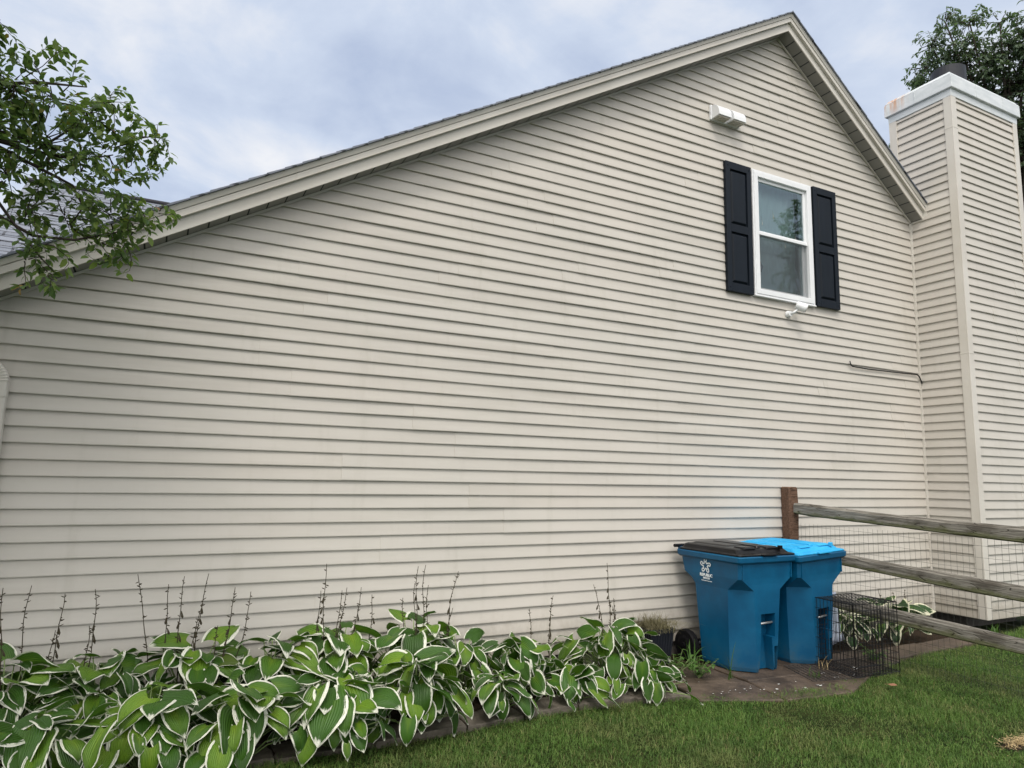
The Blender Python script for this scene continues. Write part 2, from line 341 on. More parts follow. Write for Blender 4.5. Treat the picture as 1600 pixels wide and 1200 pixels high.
def empty(name, loc=(0, 0, 0), rz=0, label=None, cat=None, group=None):
    o = bpy.data.objects.new(name, None); COL.objects.link(o); o.location = loc; o.rotation_euler = (0, 0, rz); o.empty_display_size = .1
    return tag(o, label, cat, group)
def tag(o, label=None, cat=None, group=None, kind=None):
    if label: o['label'] = label
    if cat: o['category'] = cat
    if group: o['group'] = group
    if kind: o['kind'] = kind
    return o
rng = random.Random(11)

# ------------------------------------------------------------------ ground
GZ = -0.045
EDGE = [(-6, -1.02), (1.0, -1.05), (1.9, -.99), (2.75, -.95), (3.45, -1.01), (3.75, -1.11), (4.2, -1.27), (4.75, -1.40), (5.3, -1.29), (5.8, -1.10), (6.5, -1.0), (7.5, -.95), (8.3, -.90), (9.0, -.68), (14, -.70)]
def edge_y(x): return float(np.interp(x, [p[0] for p in EDGE], [p[1] for p in EDGE]))
def gnoise(x, y): return .012 * math.sin(1.7 * x + .6) * math.cos(1.3 * y) + .006 * math.sin(4.1 * x + 2.2 * y)
b = MB(); xs = [-60, -25, -10, -5] + [i * .25 for i in range(-12, 50)] + [16, 25, 60]; ys = [-60, -25, -12, -7] + [-5 + i * .25 for i in range(24)] + [3, 8, 15, 30, 60]
for y in ys:
    for x in xs: b.v.append((x, y, GZ + gnoise(x, y) - (.02 if y > -.7 else 0)))
b.uv = [(0, 0)] * len(b.v)
nx = len(xs)
for j in range(len(ys) - 1):
    for i in range(nx - 1): b.f.append((j * nx + i, j * nx + i + 1, (j + 1) * nx + i + 1, (j + 1) * nx + i)); b.r.append(0)
tag(b.build('ground', MT['earth'], smooth=True), kind='structure')
# planting bed
b = MB(); N = 120
for i in range(N + 1):
    x = -6 + 14.4 * i / N; ye = edge_y(x) + .06
    for j in range(7):
        t = j / 6; y = ye * (1 - t) + .02 * t
        b.v.append((x, y, -.030 + .03 * math.sin(math.pi * min(1, t * 1.2)) * (1 if x < 3.7 else .0) - (.012 if x > 3.7 else 0) + rng.uniform(-.006, .006)))
b.uv = [(0, 0)] * len(b.v)
for i in range(N):
    for j in range(6): b.f.append((i * 7 + j, (i + 1) * 7 + j, (i + 1) * 7 + j + 1, i * 7 + j + 1)); b.r.append(0)
tag(b.build('planting_bed', MT['soil'], smooth=True), kind='structure')

# ------------------------------------------------------------------ lawn grass (one mass)
def blades(name, N, sampler, hfun, wid, seed, material):
    g = np.random.default_rng(seed); x, y = sampler(g, N); n = len(x)
    h = hfun(g, x, y); az = g.uniform(0, 2 * np.pi, n); lean = g.uniform(.25, 1.7, n) * h
    wx = np.cos(az + np.pi / 2) * wid * g.uniform(.6, 1.3, n); wy = np.sin(az + np.pi / 2) * wid * g.uniform(.6, 1.3, n)
    dx = np.cos(az) * lean; dy = np.sin(az) * lean; z0 = GZ + .012 * np.sin(1.7 * x + .6) * np.cos(1.3 * y) - .004
    V = np.empty((n, 5, 3)); V[:, 0] = np.stack([x - wx, y - wy, z0], 1); V[:, 1] = np.stack([x + wx, y + wy, z0], 1)
    V[:, 2] = np.stack([x - wx * .7 + dx * .35, y - wy * .7 + dy * .35, z0 + h * .62], 1); V[:, 3] = np.stack([x + wx * .7 + dx * .35, y + wy * .7 + dy * .35, z0 + h * .62], 1)
    V[:, 4] = np.stack([x + dx, y + dy, z0 + h * np.clip(1.05 - lean / h * .38, .38, 1)], 1)
    o = (np.arange(n) * 5)[:, None]
    loops = np.concatenate([o + np.array([[0, 1, 3, 2]]), o + np.array([[2, 3, 4]])], 1).ravel()
    tot = np.tile([4, 3], n); start = np.concatenate([[0], np.cumsum(tot)[:-1]])
    me = bpy.data.meshes.new(name); me.vertices.add(n * 5); me.vertices.foreach_set('co', V.ravel())
    me.loops.add(len(loops)); me.loops.foreach_set('vertex_index', loops.astype(np.int32)); me.polygons.add(n * 2)
    me.polygons.foreach_set('loop_start', start.astype(np.int32)); me.polygons.foreach_set('loop_total', tot.astype(np.int32))
    me.update(calc_edges=True); a = me.attributes.new('rnd', 'FLOAT', 'FACE'); a.data.foreach_set('value', np.repeat(g.random(n), 2).astype(np.float32))
    me.materials.append(material); return obj(name, me, None)
ex = np.array([p[0] for p in EDGE]); ey = np.array([p[1] for p in EDGE])
def lawn_sample(g, N):
    x = g.uniform(-1.5, 12.5, N); y = -.6 - 4.4 * g.random(N) ** 1.15
    e_ = np.interp(x, ex, ey) + .05 * np.sin(x * 9) * np.sin(x * 3.7) + g.normal(0, .025, N)
    keep = y < e_ + .015
    keep &= ~((np.hypot((x - 5.08) / .24, (y + 2.66) / .10) < 1) & (g.random(N) < .93))
    return x[keep], y[keep]
def lawn_h(g, x, y):
    c = .5 + .5 * np.sin(x * 3.1 + 1.3 * np.sin(y * 2.3)) * np.sin(y * 4.3 + 1.1 * np.sin(x * 2.9))
    ed = np.clip(1 - (np.interp(x, ex, ey) - y) / .12, 0, 1)
    return (.020 + .024 * c + .022 * ed * (.5 + .5 * np.sin(x * 13 + 2 * np.sin(x * 5)))) * g.uniform(.5, 1.4, len(x))
tag(blades('lawn_grass', 620000, lawn_sample, lawn_h, .0015, 3, MT['grass']), 'short green lawn with yellowing patches in front of the hosta bed', 'grass', kind='stuff')

# ------------------------------------------------------------------ house geometry constants
E_ = .104
def zk(k_): return (k_ - 2.544) * E_ + 1.6
XA, ZA = 6.151, 6.826           # soffit apex on the wall
SL, SR = .585, -.7769
XL, XR = -1.04, 8.526
def soff(x): return ZA + (x - XA) * (SL if x < XA else SR)
def inv_l(z): return XA + (z - ZA) / SL
def inv_r(z): return XA + (z - ZA) / SR
house = empty('house', (3.7, 0, 0), 0, 'beige vinyl sided house gable with long sloping roof, black shuttered window and tall chimney', 'house')
HI = Matrix.Translation((-3.7, 0, 0))
def hp(o):      # parent keeping world coordinates
    o.parent = house; o.matrix_parent_inverse = HI; return o

def siding(b, org, ud, nd, k0, k1, clip, seed, holes=(), step=.3, wob=.0022):
    """lapped courses; org = point, ud = unit direction along the wall, nd = outward normal, clip(z) -> (u0,u1)"""
    rs = random.Random(seed); org = Vector(org); ud = Vector(ud); nd = Vector(nd); up = Vector((0, 0, 1))
    ph = [rs.uniform(0, 6) for _ in range(6)]
    for k_ in range(k0, k1):
        z0 = zk(k_); z1 = zk(k_ + 1); pair = (k_ - k0) // 2
        r2 = random.Random(seed * 131 + pair); o0 = r2.uniform(0, 3.66)
        a0, a1 = clip(z0); c0, c1 = clip(min(z1, ZA + .2))
        if a1 - a0 < .01: continue
        # panel breaks
        br_ = [a0]; x = a0 - 3.66 + o0
        while x < a1:
            if a0 + .25 < x < a1 - .25: br_.append(x)
            x += 3.66
        br_.append(a1)
        for i in range(len(br_) - 1):
            p0, p1 = br_[i], br_[i + 1]; rn = r2.random(); lift = .0030 * (i % 2); dz = (r2.random() - .5) * .004
            n = max(1, int((p1 - p0) / step)); us = [p0 + (p1 - p0) * j / n for j in range(n + 1)]
            if i < len(br_) - 2: us[-1] += .03 if i % 2 else 0
            if i > 0 and i % 2: us[0] -= .03
            for h in holes:
                if h[2] <= k_ < h[3]:
                    us = sorted(set(us + [u for u in h[:2] if us[0] < u < us[-1]]))
            prof = [(z1 + .004, -.005), (z0 + .018, .0110), (z0 + .006, .0130), (z0, .0118), (z0, -.006)]
            rows = []
            for j, u in enumerate(us):
                t = (u - a0) / max(1e-6, a1 - a0); ut = c0 + (c1 - c0) * t if (abs(c0 - a0) > .001 or abs(c1 - a1) > .001) else u
                if abs(u - a0) > .6 and abs(a1 - u) > .6: ut = u
                w = wob * (math.sin(u * 1.9 + ph[0] + k_ * .9) + .6 * math.sin(u * 4.3 + ph[1] + k_ * 2.1))
                row = []
                for (z, d) in prof:
                    f = (z - z0) / (z1 - z0); uu = u + (ut - u) * f
                    row.append(org + ud * uu + nd * (d + lift + w * (1 if d > 0 else .3)) + up * (z + dz + w * .5))
                rows.append(row)
            for j in range(len(us) - 1):
                um = (us[j] + us[j + 1]) / 2
                if any(h[2] <= k_ < h[3] and h[0] < um < h[1] for h in holes): continue
                vs = rows[j] + rows[j + 1]; m_ = len(prof)
                b.add([tuple(v) for v in vs], [(q, q + 1, q + 1 + m_, q + m_) for q in range(m_ - 1)], rn)
            # visible end of an overlapping panel
            for row in (rows[0], rows[-1]):
                if lift > 0: b.add([tuple(v) for v in row] + [tuple(v - nd * (.006)) for v in row], [(q, q + 1, q + 6, q + 5) for q in range(4)], rn)
WX0, WX1, WK0, WK1 = 5.66, 6.585, 22, 36
b = MB()
def gclip(z): return (max(XL + .0, inv_l(z) - .02), min(XR, inv_r(z) + .02))
siding(b, (0, 0, 0), (1, 0, 0), (0, -1, 0), -12, 54, gclip, 5, holes=[(WX0 + .05, WX1 - .05, WK0, WK1)])
hp(b.build('gable_wall', MT['siding']))
# the rest of the house body
b = MB()
b.box((XL, .02, zk(-12)), (XL + .02, 9, 2.55)); b.box((XR - .03, .25, zk(-12)), (XR - .01, 9, 4.9)); b.box((XL, 8.98, zk(-12)), (XR, 9, 2.6))
hp(b.build('wall', MT['siding']))
b = MB(); b.box((XL + .03, .015, GZ - .3), (XR, 9, zk(-12) + .03)); hp(b.build('foundation', MT['concrete']))
# corner post at the left, J-trim in the inside corner
b = MB(); b.box((XL - .025, -.03, zk(-12)), (XL + .05, .06, soff(XL) - .005)); hp(b.build('corner_trim', MT['trim'], bevel=.004))
b = MB(); zt = 4.98
b.box((XR - .028, -.028, zk(-12)), (XR - .016, .0, zt)); b.box((XR - .016, -.034, zk(-12)), (XR - .004, -.0, zt)); b.box((XR - .004, -.028, zk(-12) ), (XR + .006, .0, zt))
hp(b.build('corner_trim', MT['trim'], bevel=.002))

# rake: soffit, fascia, frieze, drip edge, shingles
XE, XF = -1.75, 8.517       # left eave, right end
def rake_poly(b, poly, x0, x1, nseg=8, wob=.0):
    """poly in (y, dz) swept along the slope, plumb-cut at the apex"""
    def ring(x, t): return [(x, y + wob * math.sin(x * 2.3), soff_raw(x, t) + dz) for y, dz in poly]
    for (a, c, t) in ((x0, XA, 0), (XA, x1, 1)):
        rings = [ring(a + (c - a) * i / nseg, t) for i in range(nseg + 1)]
        b.loft(rings, (True, True))
def soff_raw(x, t): return ZA + (x - XA) * (SR if t else SL)
YO = -.182
b = MB(); rake_poly(b, [(YO, .004), (YO, .118), (-.0, .118), (.0, .014), (YO + .012, .014), (YO + .012, .004)][::-1], XE, XF, 14, .0015); hp(b.build('fascia', MT['trim']))
b = MB(); rake_poly(b, [(YO - .034, .100), (YO - .034, .150), (-.01, .150), (-.01, .119), (YO - .001, .119), (YO - .001, .100)][::-1], XE, XF, 14, .0015); hp(b.build('frieze_board', MT['trim']))
b = MB(); rake_poly(b, [(YO - .040, .154), (YO - .052, .196), (-.01, .196), (-.01, .154)][::-1], XE, XF); hp(b.build('drip_edge', MT['trim']))
b = MB(); b.box((XF + .001, YO - .056, soff(XF) - .012), (XF + .012, YO + .10, soff(XF) + .215)); hp(b.build('rake_end_cap', MT['trim'], bevel=.002))
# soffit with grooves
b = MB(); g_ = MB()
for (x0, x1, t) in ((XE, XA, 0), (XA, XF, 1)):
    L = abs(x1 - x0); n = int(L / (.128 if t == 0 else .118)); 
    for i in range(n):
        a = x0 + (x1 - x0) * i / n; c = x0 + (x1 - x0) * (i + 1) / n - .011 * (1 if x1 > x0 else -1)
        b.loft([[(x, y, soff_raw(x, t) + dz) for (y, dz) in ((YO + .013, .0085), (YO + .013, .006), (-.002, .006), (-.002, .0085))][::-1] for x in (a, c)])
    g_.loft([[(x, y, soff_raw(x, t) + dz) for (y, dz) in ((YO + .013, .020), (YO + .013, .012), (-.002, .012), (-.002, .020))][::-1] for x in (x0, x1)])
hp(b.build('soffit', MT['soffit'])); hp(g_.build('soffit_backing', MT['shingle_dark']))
b = MB(); rake_poly(b, [(-.030, -.016), (-.030, .004), (-.010, .004), (-.010, -.012), (-.026, -.012), (-.026, -.016)][::-1], XL, XF - .02); hp(b.build('soffit_trim', MT['trim']))
# roof planes
def add_sh(o, fn):
    me = o.data; a = me.attributes.new('sh', 'FLOAT_VECTOR', 'POINT')
    a.data.foreach_set('vector', np.array([fn(v.co) for v in me.vertices], np.float32).ravel()); return o
b = MB()
for t, (x0, x1) in enumerate(((XE - .03, XA), (XA, XF + .005))):
    s_ = SR if t else SL; L = abs(x1 - x0) * math.hypot(1, s_); n = int(L / .14)
    for i in range(n):
        a = x0 + (x1 - x0) * i / n; c = x0 + (x1 - x0) * (i + 1) / n
        lo, hi = (.214, .207) if t == 0 else (.207, .214)
        jt = rng.uniform(-.003, .003); y0 = YO - .072 + jt
        b.add([(a, y0, soff_raw(a, t) + .197), (c, y0, soff_raw(c, t) + .197), (c, y0, soff_raw(c, t) + hi), (a, y0, soff_raw(a, t) + lo), (a, 9.1, soff_raw(a, t) + lo), (c, 9.1, soff_raw(c, t) + hi), (a, 9.1, soff_raw(a, t) + .18), (c, 9.1, soff_raw(c, t) + .18), (a, y0, soff_raw(a, t) + (.197 if t == 0 else .197))],
              [(0, 1, 2, 3), (3, 2, 5, 4), (0, 6, 7, 1), (4, 5, 7, 6)])
        b.add([(a, y0, soff_raw(a, t) + .19), (a, y0, soff_raw(a, t) + .216), (a, 9.1, soff_raw(a, t) + .216), (a, 9.1, soff_raw(a, t) + .19)], [(0, 1, 2, 3)])
o = hp(b.build('roof', MT['shingle'])); add_sh(o, lambda v: (v[1], math.hypot(v[0], v[2]), 0))
# cross wing roof seen over the low end of the main roof
b = MB(); WL, WY, WZ = -1.77, 5.0, 5.235; n = 26
yb = 1.2
for i in range(n):
    ya = WY - (WY - yb) * (i + 1) / n; yc = WY - (WY - yb) * i / n
    za = WZ - (WY - ya) * .75; zc = WZ - (WY - yc) * .75
    def xr(y, z): return max(WL + .02, XA + (z - ZA - .205) / SL) + .3
    b.add([(WL, ya, za + .010), (xr(ya, za), ya, za + .010), (xr(yc, zc), yc, zc), (WL, yc, zc), (WL, ya, za - .03), (xr(ya, za), ya, za - .03), (WL, yc, zc - .03)],
          [(0, 1, 2, 3), (0, 4, 5, 1), (0, 3, 6, 4)])
b.add([(WL, WY, WZ), (6, WY, WZ), (6, WY + 4, WZ - 3), (WL, WY + 4, WZ - 3)], [(0, 1, 2, 3)])
o = hp(b.build('wing_roof', MT['shingle'])); add_sh(o, lambda v: (v[0], v[1] * 1.25, 0))
b = MB(); b.tube([(WL, WY, WZ + .012), (6, WY, WZ + .012)], .035, 8); hp(b.build('ridge_cap', MT['shingle_dark']))
b = MB(); b.loft([[(WL + .25, 1.3, GZ), (WL + .25, 8.8, GZ), (WL + .25, 8.8, 2.3), (WL + .25, WY, WZ - .05), (WL + .25, 1.3, 2.42)], [(WL + 1.2, 1.3, GZ), (WL + 1.2, 8.8, GZ), (WL + 1.2, 8.8, 2.3), (WL + 1.2, WY, WZ - .05), (WL + 1.2, 1.3, 2.42)]]); hp(b.build('wing_wall', MT['siding']))

# ------------------------------------------------------------------ chimney (part of the house)
CX0, CX1, CY0, CY1 = XR, 9.985, -.612, .175
cz0, cz1 = .104, 6.48
chim = MB(); chim.box((CX0 + .02, CY0 + .02, cz0 + .01), (CX1 - .02, CY1 - .02, 6.6)); chim = hp(chim.build('chimney', MT['concrete']))
def cp(o): o.parent = chim; return o
b = MB()
siding(b, (CX0, 0, 0), (0, -1, 0), (-1, 0, 0), -12, 50, lambda z: (-CY1 + .0, -CY0 - .0), 8, wob=.0012)
siding(b, (0, CY0, 0), (1, 0, 0), (0, -1, 0), -12, 50, lambda z: (CX0, CX1), 9, wob=.0012)
siding(b, (CX1, 0, 0), (0, 1, 0), (1, 0, 0), -12, 50, lambda z: (CY0, CY1), 10, wob=.001)
siding(b, (0, CY1, 0), (-1, 0, 0), (0, 1, 0), 20, 50, lambda z: (-CX1, -CX0), 12, wob=.001)
cp(b.build('siding', MT['siding']))
for (x, y, sx, sy) in ((CX0, CY0, 1, 1), (CX1, CY0, -1, 1), (CX0, CY1, 1, -1), (CX1, CY1, -1, -1)):
    b = MB(); t = .020; w = .082
    zz0 = cz0 - .012 if sy == 1 else (cz0 if x == CX1 else 4.9)
    b.box((min(x - sx * t, x + sx * w), min(y - sy * t, y - sy * .002), zz0), (max(x - sx * t, x + sx * w), max(y - sy * t, y - sy * .002), cz1 + .02))
    b.box((min(x - sx * t, x - sx * .002), min(y - sy * .002, y + sy * w), zz0), (max(x - sx * t, x - sx * .002), max(y - sy * .002, y + sy * w), cz1 + .02))
    if sy == 1 and sx == 1:      # overlapped joints in the corner post
        for zj in (3.17, 6.05):
            b.box((x - t - .002, y - t - .002, zj), (x + w + .002, y - .003, zj + .02)); b.box((x - t - .002, y - .003, zj), (x - .003, y + w + .002, zj + .02))
    cp(b.build('corner_post', MT['trim'], bevel=.003))
def sq(x0, y0, x1, y1, z): return [(x0, y0, z), (x1, y0, z), (x1, y1, z), (x0, y1, z)]
def grow(d, z): return sq(CX0 - d, CY0 - d, CX1 + d, CY1 + d, z)
b = MB(); b.loft([grow(.022, 6.475), grow(.024, 6.56), grow(.024, 6.565), grow(.050, 6.568), grow(.054, 6.575), grow(.052, 6.735), grow(.040, 6.742), grow(.040, 6.752), grow(.020, 6.79), grow(-.05, 6.80)]); cap_ = cp(b.build('chimney_cap', MT['cap'], bevel=.003))
for bx_ in (((9.0, CY0 - .0575, 6.572), (9.012, CY0 - .050, 6.738)), ((9.62, CY0 - .0575, 6.572), (9.632, CY0 - .050, 6.738)), ((CX0 - .0575, -.20, 6.572), (CX0 - .050, -.188, 6.738))):
    b = MB(); b.box(*bx_); sm_ = b.build('cap_seam', MT['cap']); sm_.parent = cap_
b = MB(); b.loft([grow(.045, 6.742), grow(.045, 6.752), grow(.030, 6.752), grow(.030, 6.742)], (False, False)); sm_ = b.build('cap_lip', MT['cap']); sm_.parent = cap_
b = MB(); fx, fy = 9.23, -.22
def circ(r_, z, n=32): return [(fx + r_ * math.cos(2 * math.pi * i / n), fy + r_ * math.sin(2 * math.pi * i / n), z) for i in range(n)]
b.loft([circ(.17, 6.79), circ(.17, 6.90), circ(.205, 6.905), circ(.208, 7.235), circ(.190, 7.24), circ(.188, 7.1)]); cp(b.build('flue', MT['flue'], smooth=False))

b = MB(); b.box((CX0 + .20, CY0 + .34, GZ - .3), (CX1 - .2, CY1 - .05, cz0 + .02)); cp(b.build('footing', MT['concrete']))
# ------------------------------------------------------------------ window and shutters
win = MB(); zb, zt = zk(21.95), zk(35.95)
wx0, wx1 = 5.645, 6.598
def frame(b, x0, x1, z0, z1, w, y0, y1):
    b.box((x0, y0, z0), (x0 + w, y1, z1)); b.box((x1 - w, y0, z0), (x1, y1, z1)); b.box((x0 + w, y0, z0), (x1 - w, y1, z0 + w)); b.box((x0 + w, y0, z1 - w), (x1 - w, y1, z1))
frame(win, wx0 + .022, wx1 - .022, zb + .022, zt - .022, .058, -.048, .09)
window = hp(win.build('window', MT['white'], bevel=.004))
def wp(o): o.parent = window; o.matrix_parent_inverse = Matrix(); return o
b = MB(); frame(b, wx0, wx1, zb, zt, .021, -.040, .0); b.box((wx0 - .004, -.052, zb - .008), (wx1 + .004, -.001, zb + .006)); wp(b.build('casing_trim', MT['white'], bevel=.003))
ix0, ix1 = wx0 + .081, wx1 - .081; zm = zk(29.0)
b = MB(); frame(b, ix0, ix1, zm - .01, zt - .081, .036, -.018, .012); wp(b.build('upper_sash', MT['white'], bevel=.003))
b = MB(); frame(b, ix0, ix1, zb + .081, zm + .022, .036, .016, .046); b.box((ix0, -.026, zm - .022), (ix1, .015, zm + .010)); wp(b.build('lower_sash', MT['white'], bevel=.003))
def pane(name, x0, x1, z0, z1, y, m_, th=.0):
    b = MB(); b.add([(x0, y, z0), (x1, y, z0), (x1, y, z1), (x0, y, z1)], [(0, 1, 2, 3)]); return wp(b.build(name, m_))
pane('glass_pane', ix0 + .03, ix1 - .03, zm + .02, zt - .11, -.003, MT['glass'])
pane('glass_pane', ix0 + .03, ix1 - .03, zb + .11, zm, .030, MT['glass'])
pane('insect_screen', ix0 - .002, ix1 + .002, zb + .078, zm - .012, -.012, MT['screen'])
b = MB()
n = 26
for zlo, zhi, y0, xa_, xb_ in ((zm - .12, zt, .17, ix0 - .04, ix1 + .02), (zb - .05, zm - .10, .20, ix0 - .04, ix1 + .04)):
    pts = [(xa_ + (xb_ - xa_) * i / n, y0 + .012 * math.sin(i * 1.9)) for i in range(n + 1)]
    b.add([(x, y, z) for z in (zlo, zhi) for x, y in pts], [(i, i + 1, i + n + 2, i + n + 1) for i in range(n)])
wp(b.build('curtain', MT['curtain'], smooth=True))
b = MB(); b.tube([(ix0 + .27, .20, zm - .36), (ix0 + .275, .20, zm - .30), (ix0 + .262, .20, zm - .24)], [.016, .026, .012], 10); wp(b.build('blind_pull', MT['shutter'], smooth=True))
b = MB(); x0, x1, y0, y1, z0, z1 = ix0 - .3, ix1 + .3, .12, 1.4, zb - .4, zt + .3
b.add([(x0, y0, z0), (x1, y0, z0), (x1, y1, z0), (x0, y1, z0), (x0, y0, z1), (x1, y0, z1), (x1, y1, z1), (x0, y1, z1)], [(0, 1, 2, 3), (7, 6, 5, 4), (1, 5, 6, 2), (2, 6, 7, 3), (3, 7, 4, 0)])
wp(b.build('room', MT['room']))
def shutter(x0, x1, z0, z1):
    b = MB(); y0, y1 = -.052, -.014; w = .066
    b.box((x0, y0, z0), (x0 + w, y1, z1)); b.box((x1 - w, y0, z0), (x1, y1, z1)); zmid = z0 + (z1 - z0) * .485
    for a, c in ((z0, z0 + .095), (zmid - .045, zmid + .045), (z1 - .085, z1)): b.box((x0 + w, y0, a), (x1 - w, y1, c))
    for a, c in ((z0 + .095, zmid - .045), (zmid + .045, z1 - .085)):
        p, q = x0 + w, x1 - w
        rings = [sqy(p, a, q, c, -.030), sqy(p + .012, a + .012, q - .012, c - .012, -.030), sqy(p + .030, a + .032, q - .030, c - .032, -.050), sqy(p + .05, a + .05, q - .05, c - .05, -.050)]
        b.loft(rings, (False, True))
    return hp(b.build('shutter', MT['shutter'], bevel=.004))
def sqy(x0, z0, x1, z1, y): return [(x0, y, z0), (x1, y, z0), (x1, y, z1), (x0, y, z1)]
for a_, c_, z_, y_ in ((5.238, 5.618, zk(21.85), zk(35.92)), (6.620, 7.015, zk(22.0), zk(36.0))):
    sh_ = shutter(a_, c_, z_, y_)
    for xx in (a_ + .033, c_ - .033):
        for zz_ in (z_ + .05, y_ - .045):
            b = MB(); b.tube([(xx, -.053, zz_), (xx, -.057, zz_)], [.009, .006], 10); f_ = b.build('screw_head', MT['shutter']); f_.parent = sh_

# downspout and gutter at the left corner
ds = MB(); dx, dy = -.925, -.066
def rr(cx_, cy_, z, w, d, ang=0, tilt=0):
    pts = []
    for i, (sx, sy) in enumerate(((-1, -1), (1, -1), (1, 1), (-1, 1))):
        for q in range(3):
            a = math.pi + i * math.pi / 2 + q * math.pi / 4
            pts.append((cx_ + sx * (w - .012) + .012 * math.cos(a), cy_ + sy * (d - .012) + .012 * math.sin(a), z))
    return pts
ds.loft([rr(dx, dy, GZ + .02, .050, .036), rr(dx, dy, 2.02, .050, .036), rr(dx, dy, 2.03, .053, .039), rr(dx, dy, 2.12, .053, .039)])
downs = hp(ds.build('downspout', MT['trim']))
b = MB(); rings = []
for i in range(19):
    t = i / 18 * R(70); r0 = .12 if i % 2 == 0 else .128
    c0 = Vector((dx - .10, dy, 2.12))
    ring = []
    for (px_, py_, _) in rr(0, 0, 0, .052 + (.003 if i % 2 else 0), .038 + (.003 if i % 2 else 0)):
        rad = .10 + px_
        ring.append((c0.x + rad * math.cos(t), c0.y + py_, c0.z + rad * math.sin(t)))
    rings.append(ring)
b.loft(rings); e_o = b.build('downspout_elbow', MT['trim']); e_o.parent = downs
b = MB(); a = Vector(rings[-1][0]); d = Vector((-math.sin(R(70)), 0, math.cos(R(70)))) * .75
b.loft([rings[-1], [tuple(Vector(p) + d) for p in rings[-1]]]); e_o = b.build('downspout_offset', MT['trim']); e_o.parent = downs
b = MB(); gp = [(-1.90, 2.26), (-1.90, 2.38), (-1.91, 2.39), (-1.78, 2.39), (-1.78, 2.26)]
b.loft([[(x, y, z) for x, z in gp][::-1] for y in (-.24, 9.1)]); hp(b.build('gutter', MT['trim']))

# ------------------------------------------------------------------ fittings on the wall
v = empty('vent_hood', (5.27, -.012, 5.59), 0, 'small white twin vent hood high on the siding under the roof peak', 'vent')
b = MB(); b.box((-.215, -.022, -.085), (.205, .004, .085)); bo = b.build('back_plate', MT['white'], v, bevel=.004)
for s in (-1, 1):
    b = MB(); x0 = -.20 if s < 0 else .015; x1 = x0 + .18; rings = []
    prof = [(-.021, .078)] + [(-.021 - .115 * math.sin(t), -.045 + .12 * math.cos(t)) for t in [R(10 + 80 * q / 7) for q in range(8)]] + [(-.138, -.075), (-.021, -.078)]
    b.loft([[(x, y, z) for y, z in prof][::-1] for x in (x0, x1)]); b.build('hood', MT['white'], v, bevel=.003)
    b = MB()
    for q in range(4): b.box((x0 + .01, -.125 + q * .026, -.085), (x1 - .01, -.108 + q * .026, -.079))
    b.build('louvre', MT['trim'], v)
f = empty('floodlight', (6.16, -.014, 3.47), 0, 'little white security light on a swivel arm below the window', 'light')
b = MB(); b.tube([(0, 0, 0), (0, -.018, 0)], .038, 20); b.tube([(0, -.018, 0), (.0, -.05, .0)], [.034, .030], 20); b.build('base', MT['white'], f, smooth=False, bevel=.003)
b = MB(); b.tube([(0, -.045, 0), (.035, -.075, .02), (.075, -.095, .06)], .014, 10); b.build('arm', MT['white'], f, smooth=True)
b = MB(); b.tube([(.055, -.075, .10), (.06, -.08, .098), (.125, -.145, .055), (.132, -.152, .050)], [.030, .048, .050, .046], 22); b.build('lamp_head', MT['white'], f, smooth=False, bevel=.004)
b = MB(); b.tube([(.131, -.151, .0505), (.135, -.155, .048)], .034, 18); b.build('lens', MT['trim'], f)
b = MB(); b.tube([(7.165, -.03, 3.035), (7.175, -.032, 3.0), (7.205, -.03, 2.975), (7.22, -.028, 2.972)], .007, 6)
b.tube([(7.19, -.028, 2.985), (7.25, -.026, 2.974), (7.5, -.024, 2.968), (7.8, -.024, 2.972), (8.1, -.024, 2.975), (8.44, -.026, 2.985), (8.475, -.034, 2.96), (8.50, -.042, 2.90), (8.508, -.044, 2.87)], .0078, 6)
tag(b.build('cable', MT['cable'], smooth=True), 'thin black cable running along a siding lap to the chimney corner', 'cable')

# ------------------------------------------------------------------ carts
def rrect(x0, y0, x1, y1, z, c, q=3):
    pts = []
    cs = c if isinstance(c, tuple) else (c, c, c, c)       # corners: front-left, front-right, rear-right, rear-left
    for i, (cx_, cy_) in enumerate(((x0 + cs[0], y0 + cs[0]), (x1 - cs[1], y0 + cs[1]), (x1 - cs[2], y1 - cs[2]), (x0 + cs[3], y1 - cs[3]))):
        for j in range(q + 1):
            a = math.pi + i * math.pi / 2 + j * math.pi / 2 / q
            pts.append((cx_ + cs[i] * math.cos(a), cy_ + cs[i] * math.sin(a), z))
    return pts
def cut(o, boxes):
    for bx in boxes:
        cbm = MB(); cbm.loft(bx); co = cbm.build('cutter', None, o.parent)
        md = o.modifiers.new('cut', 'BOOLEAN'); md.operation = 'DIFFERENCE'; md.solver = 'EXACT'; md.object = co
        bpy.context.view_layer.update()
        dg = bpy.context.evaluated_depsgraph_get(); me = bpy.data.meshes.new_from_object(o.evaluated_get(dg))
        o.modifiers.remove(md); o.data = me; bpy.data.objects.remove(co)
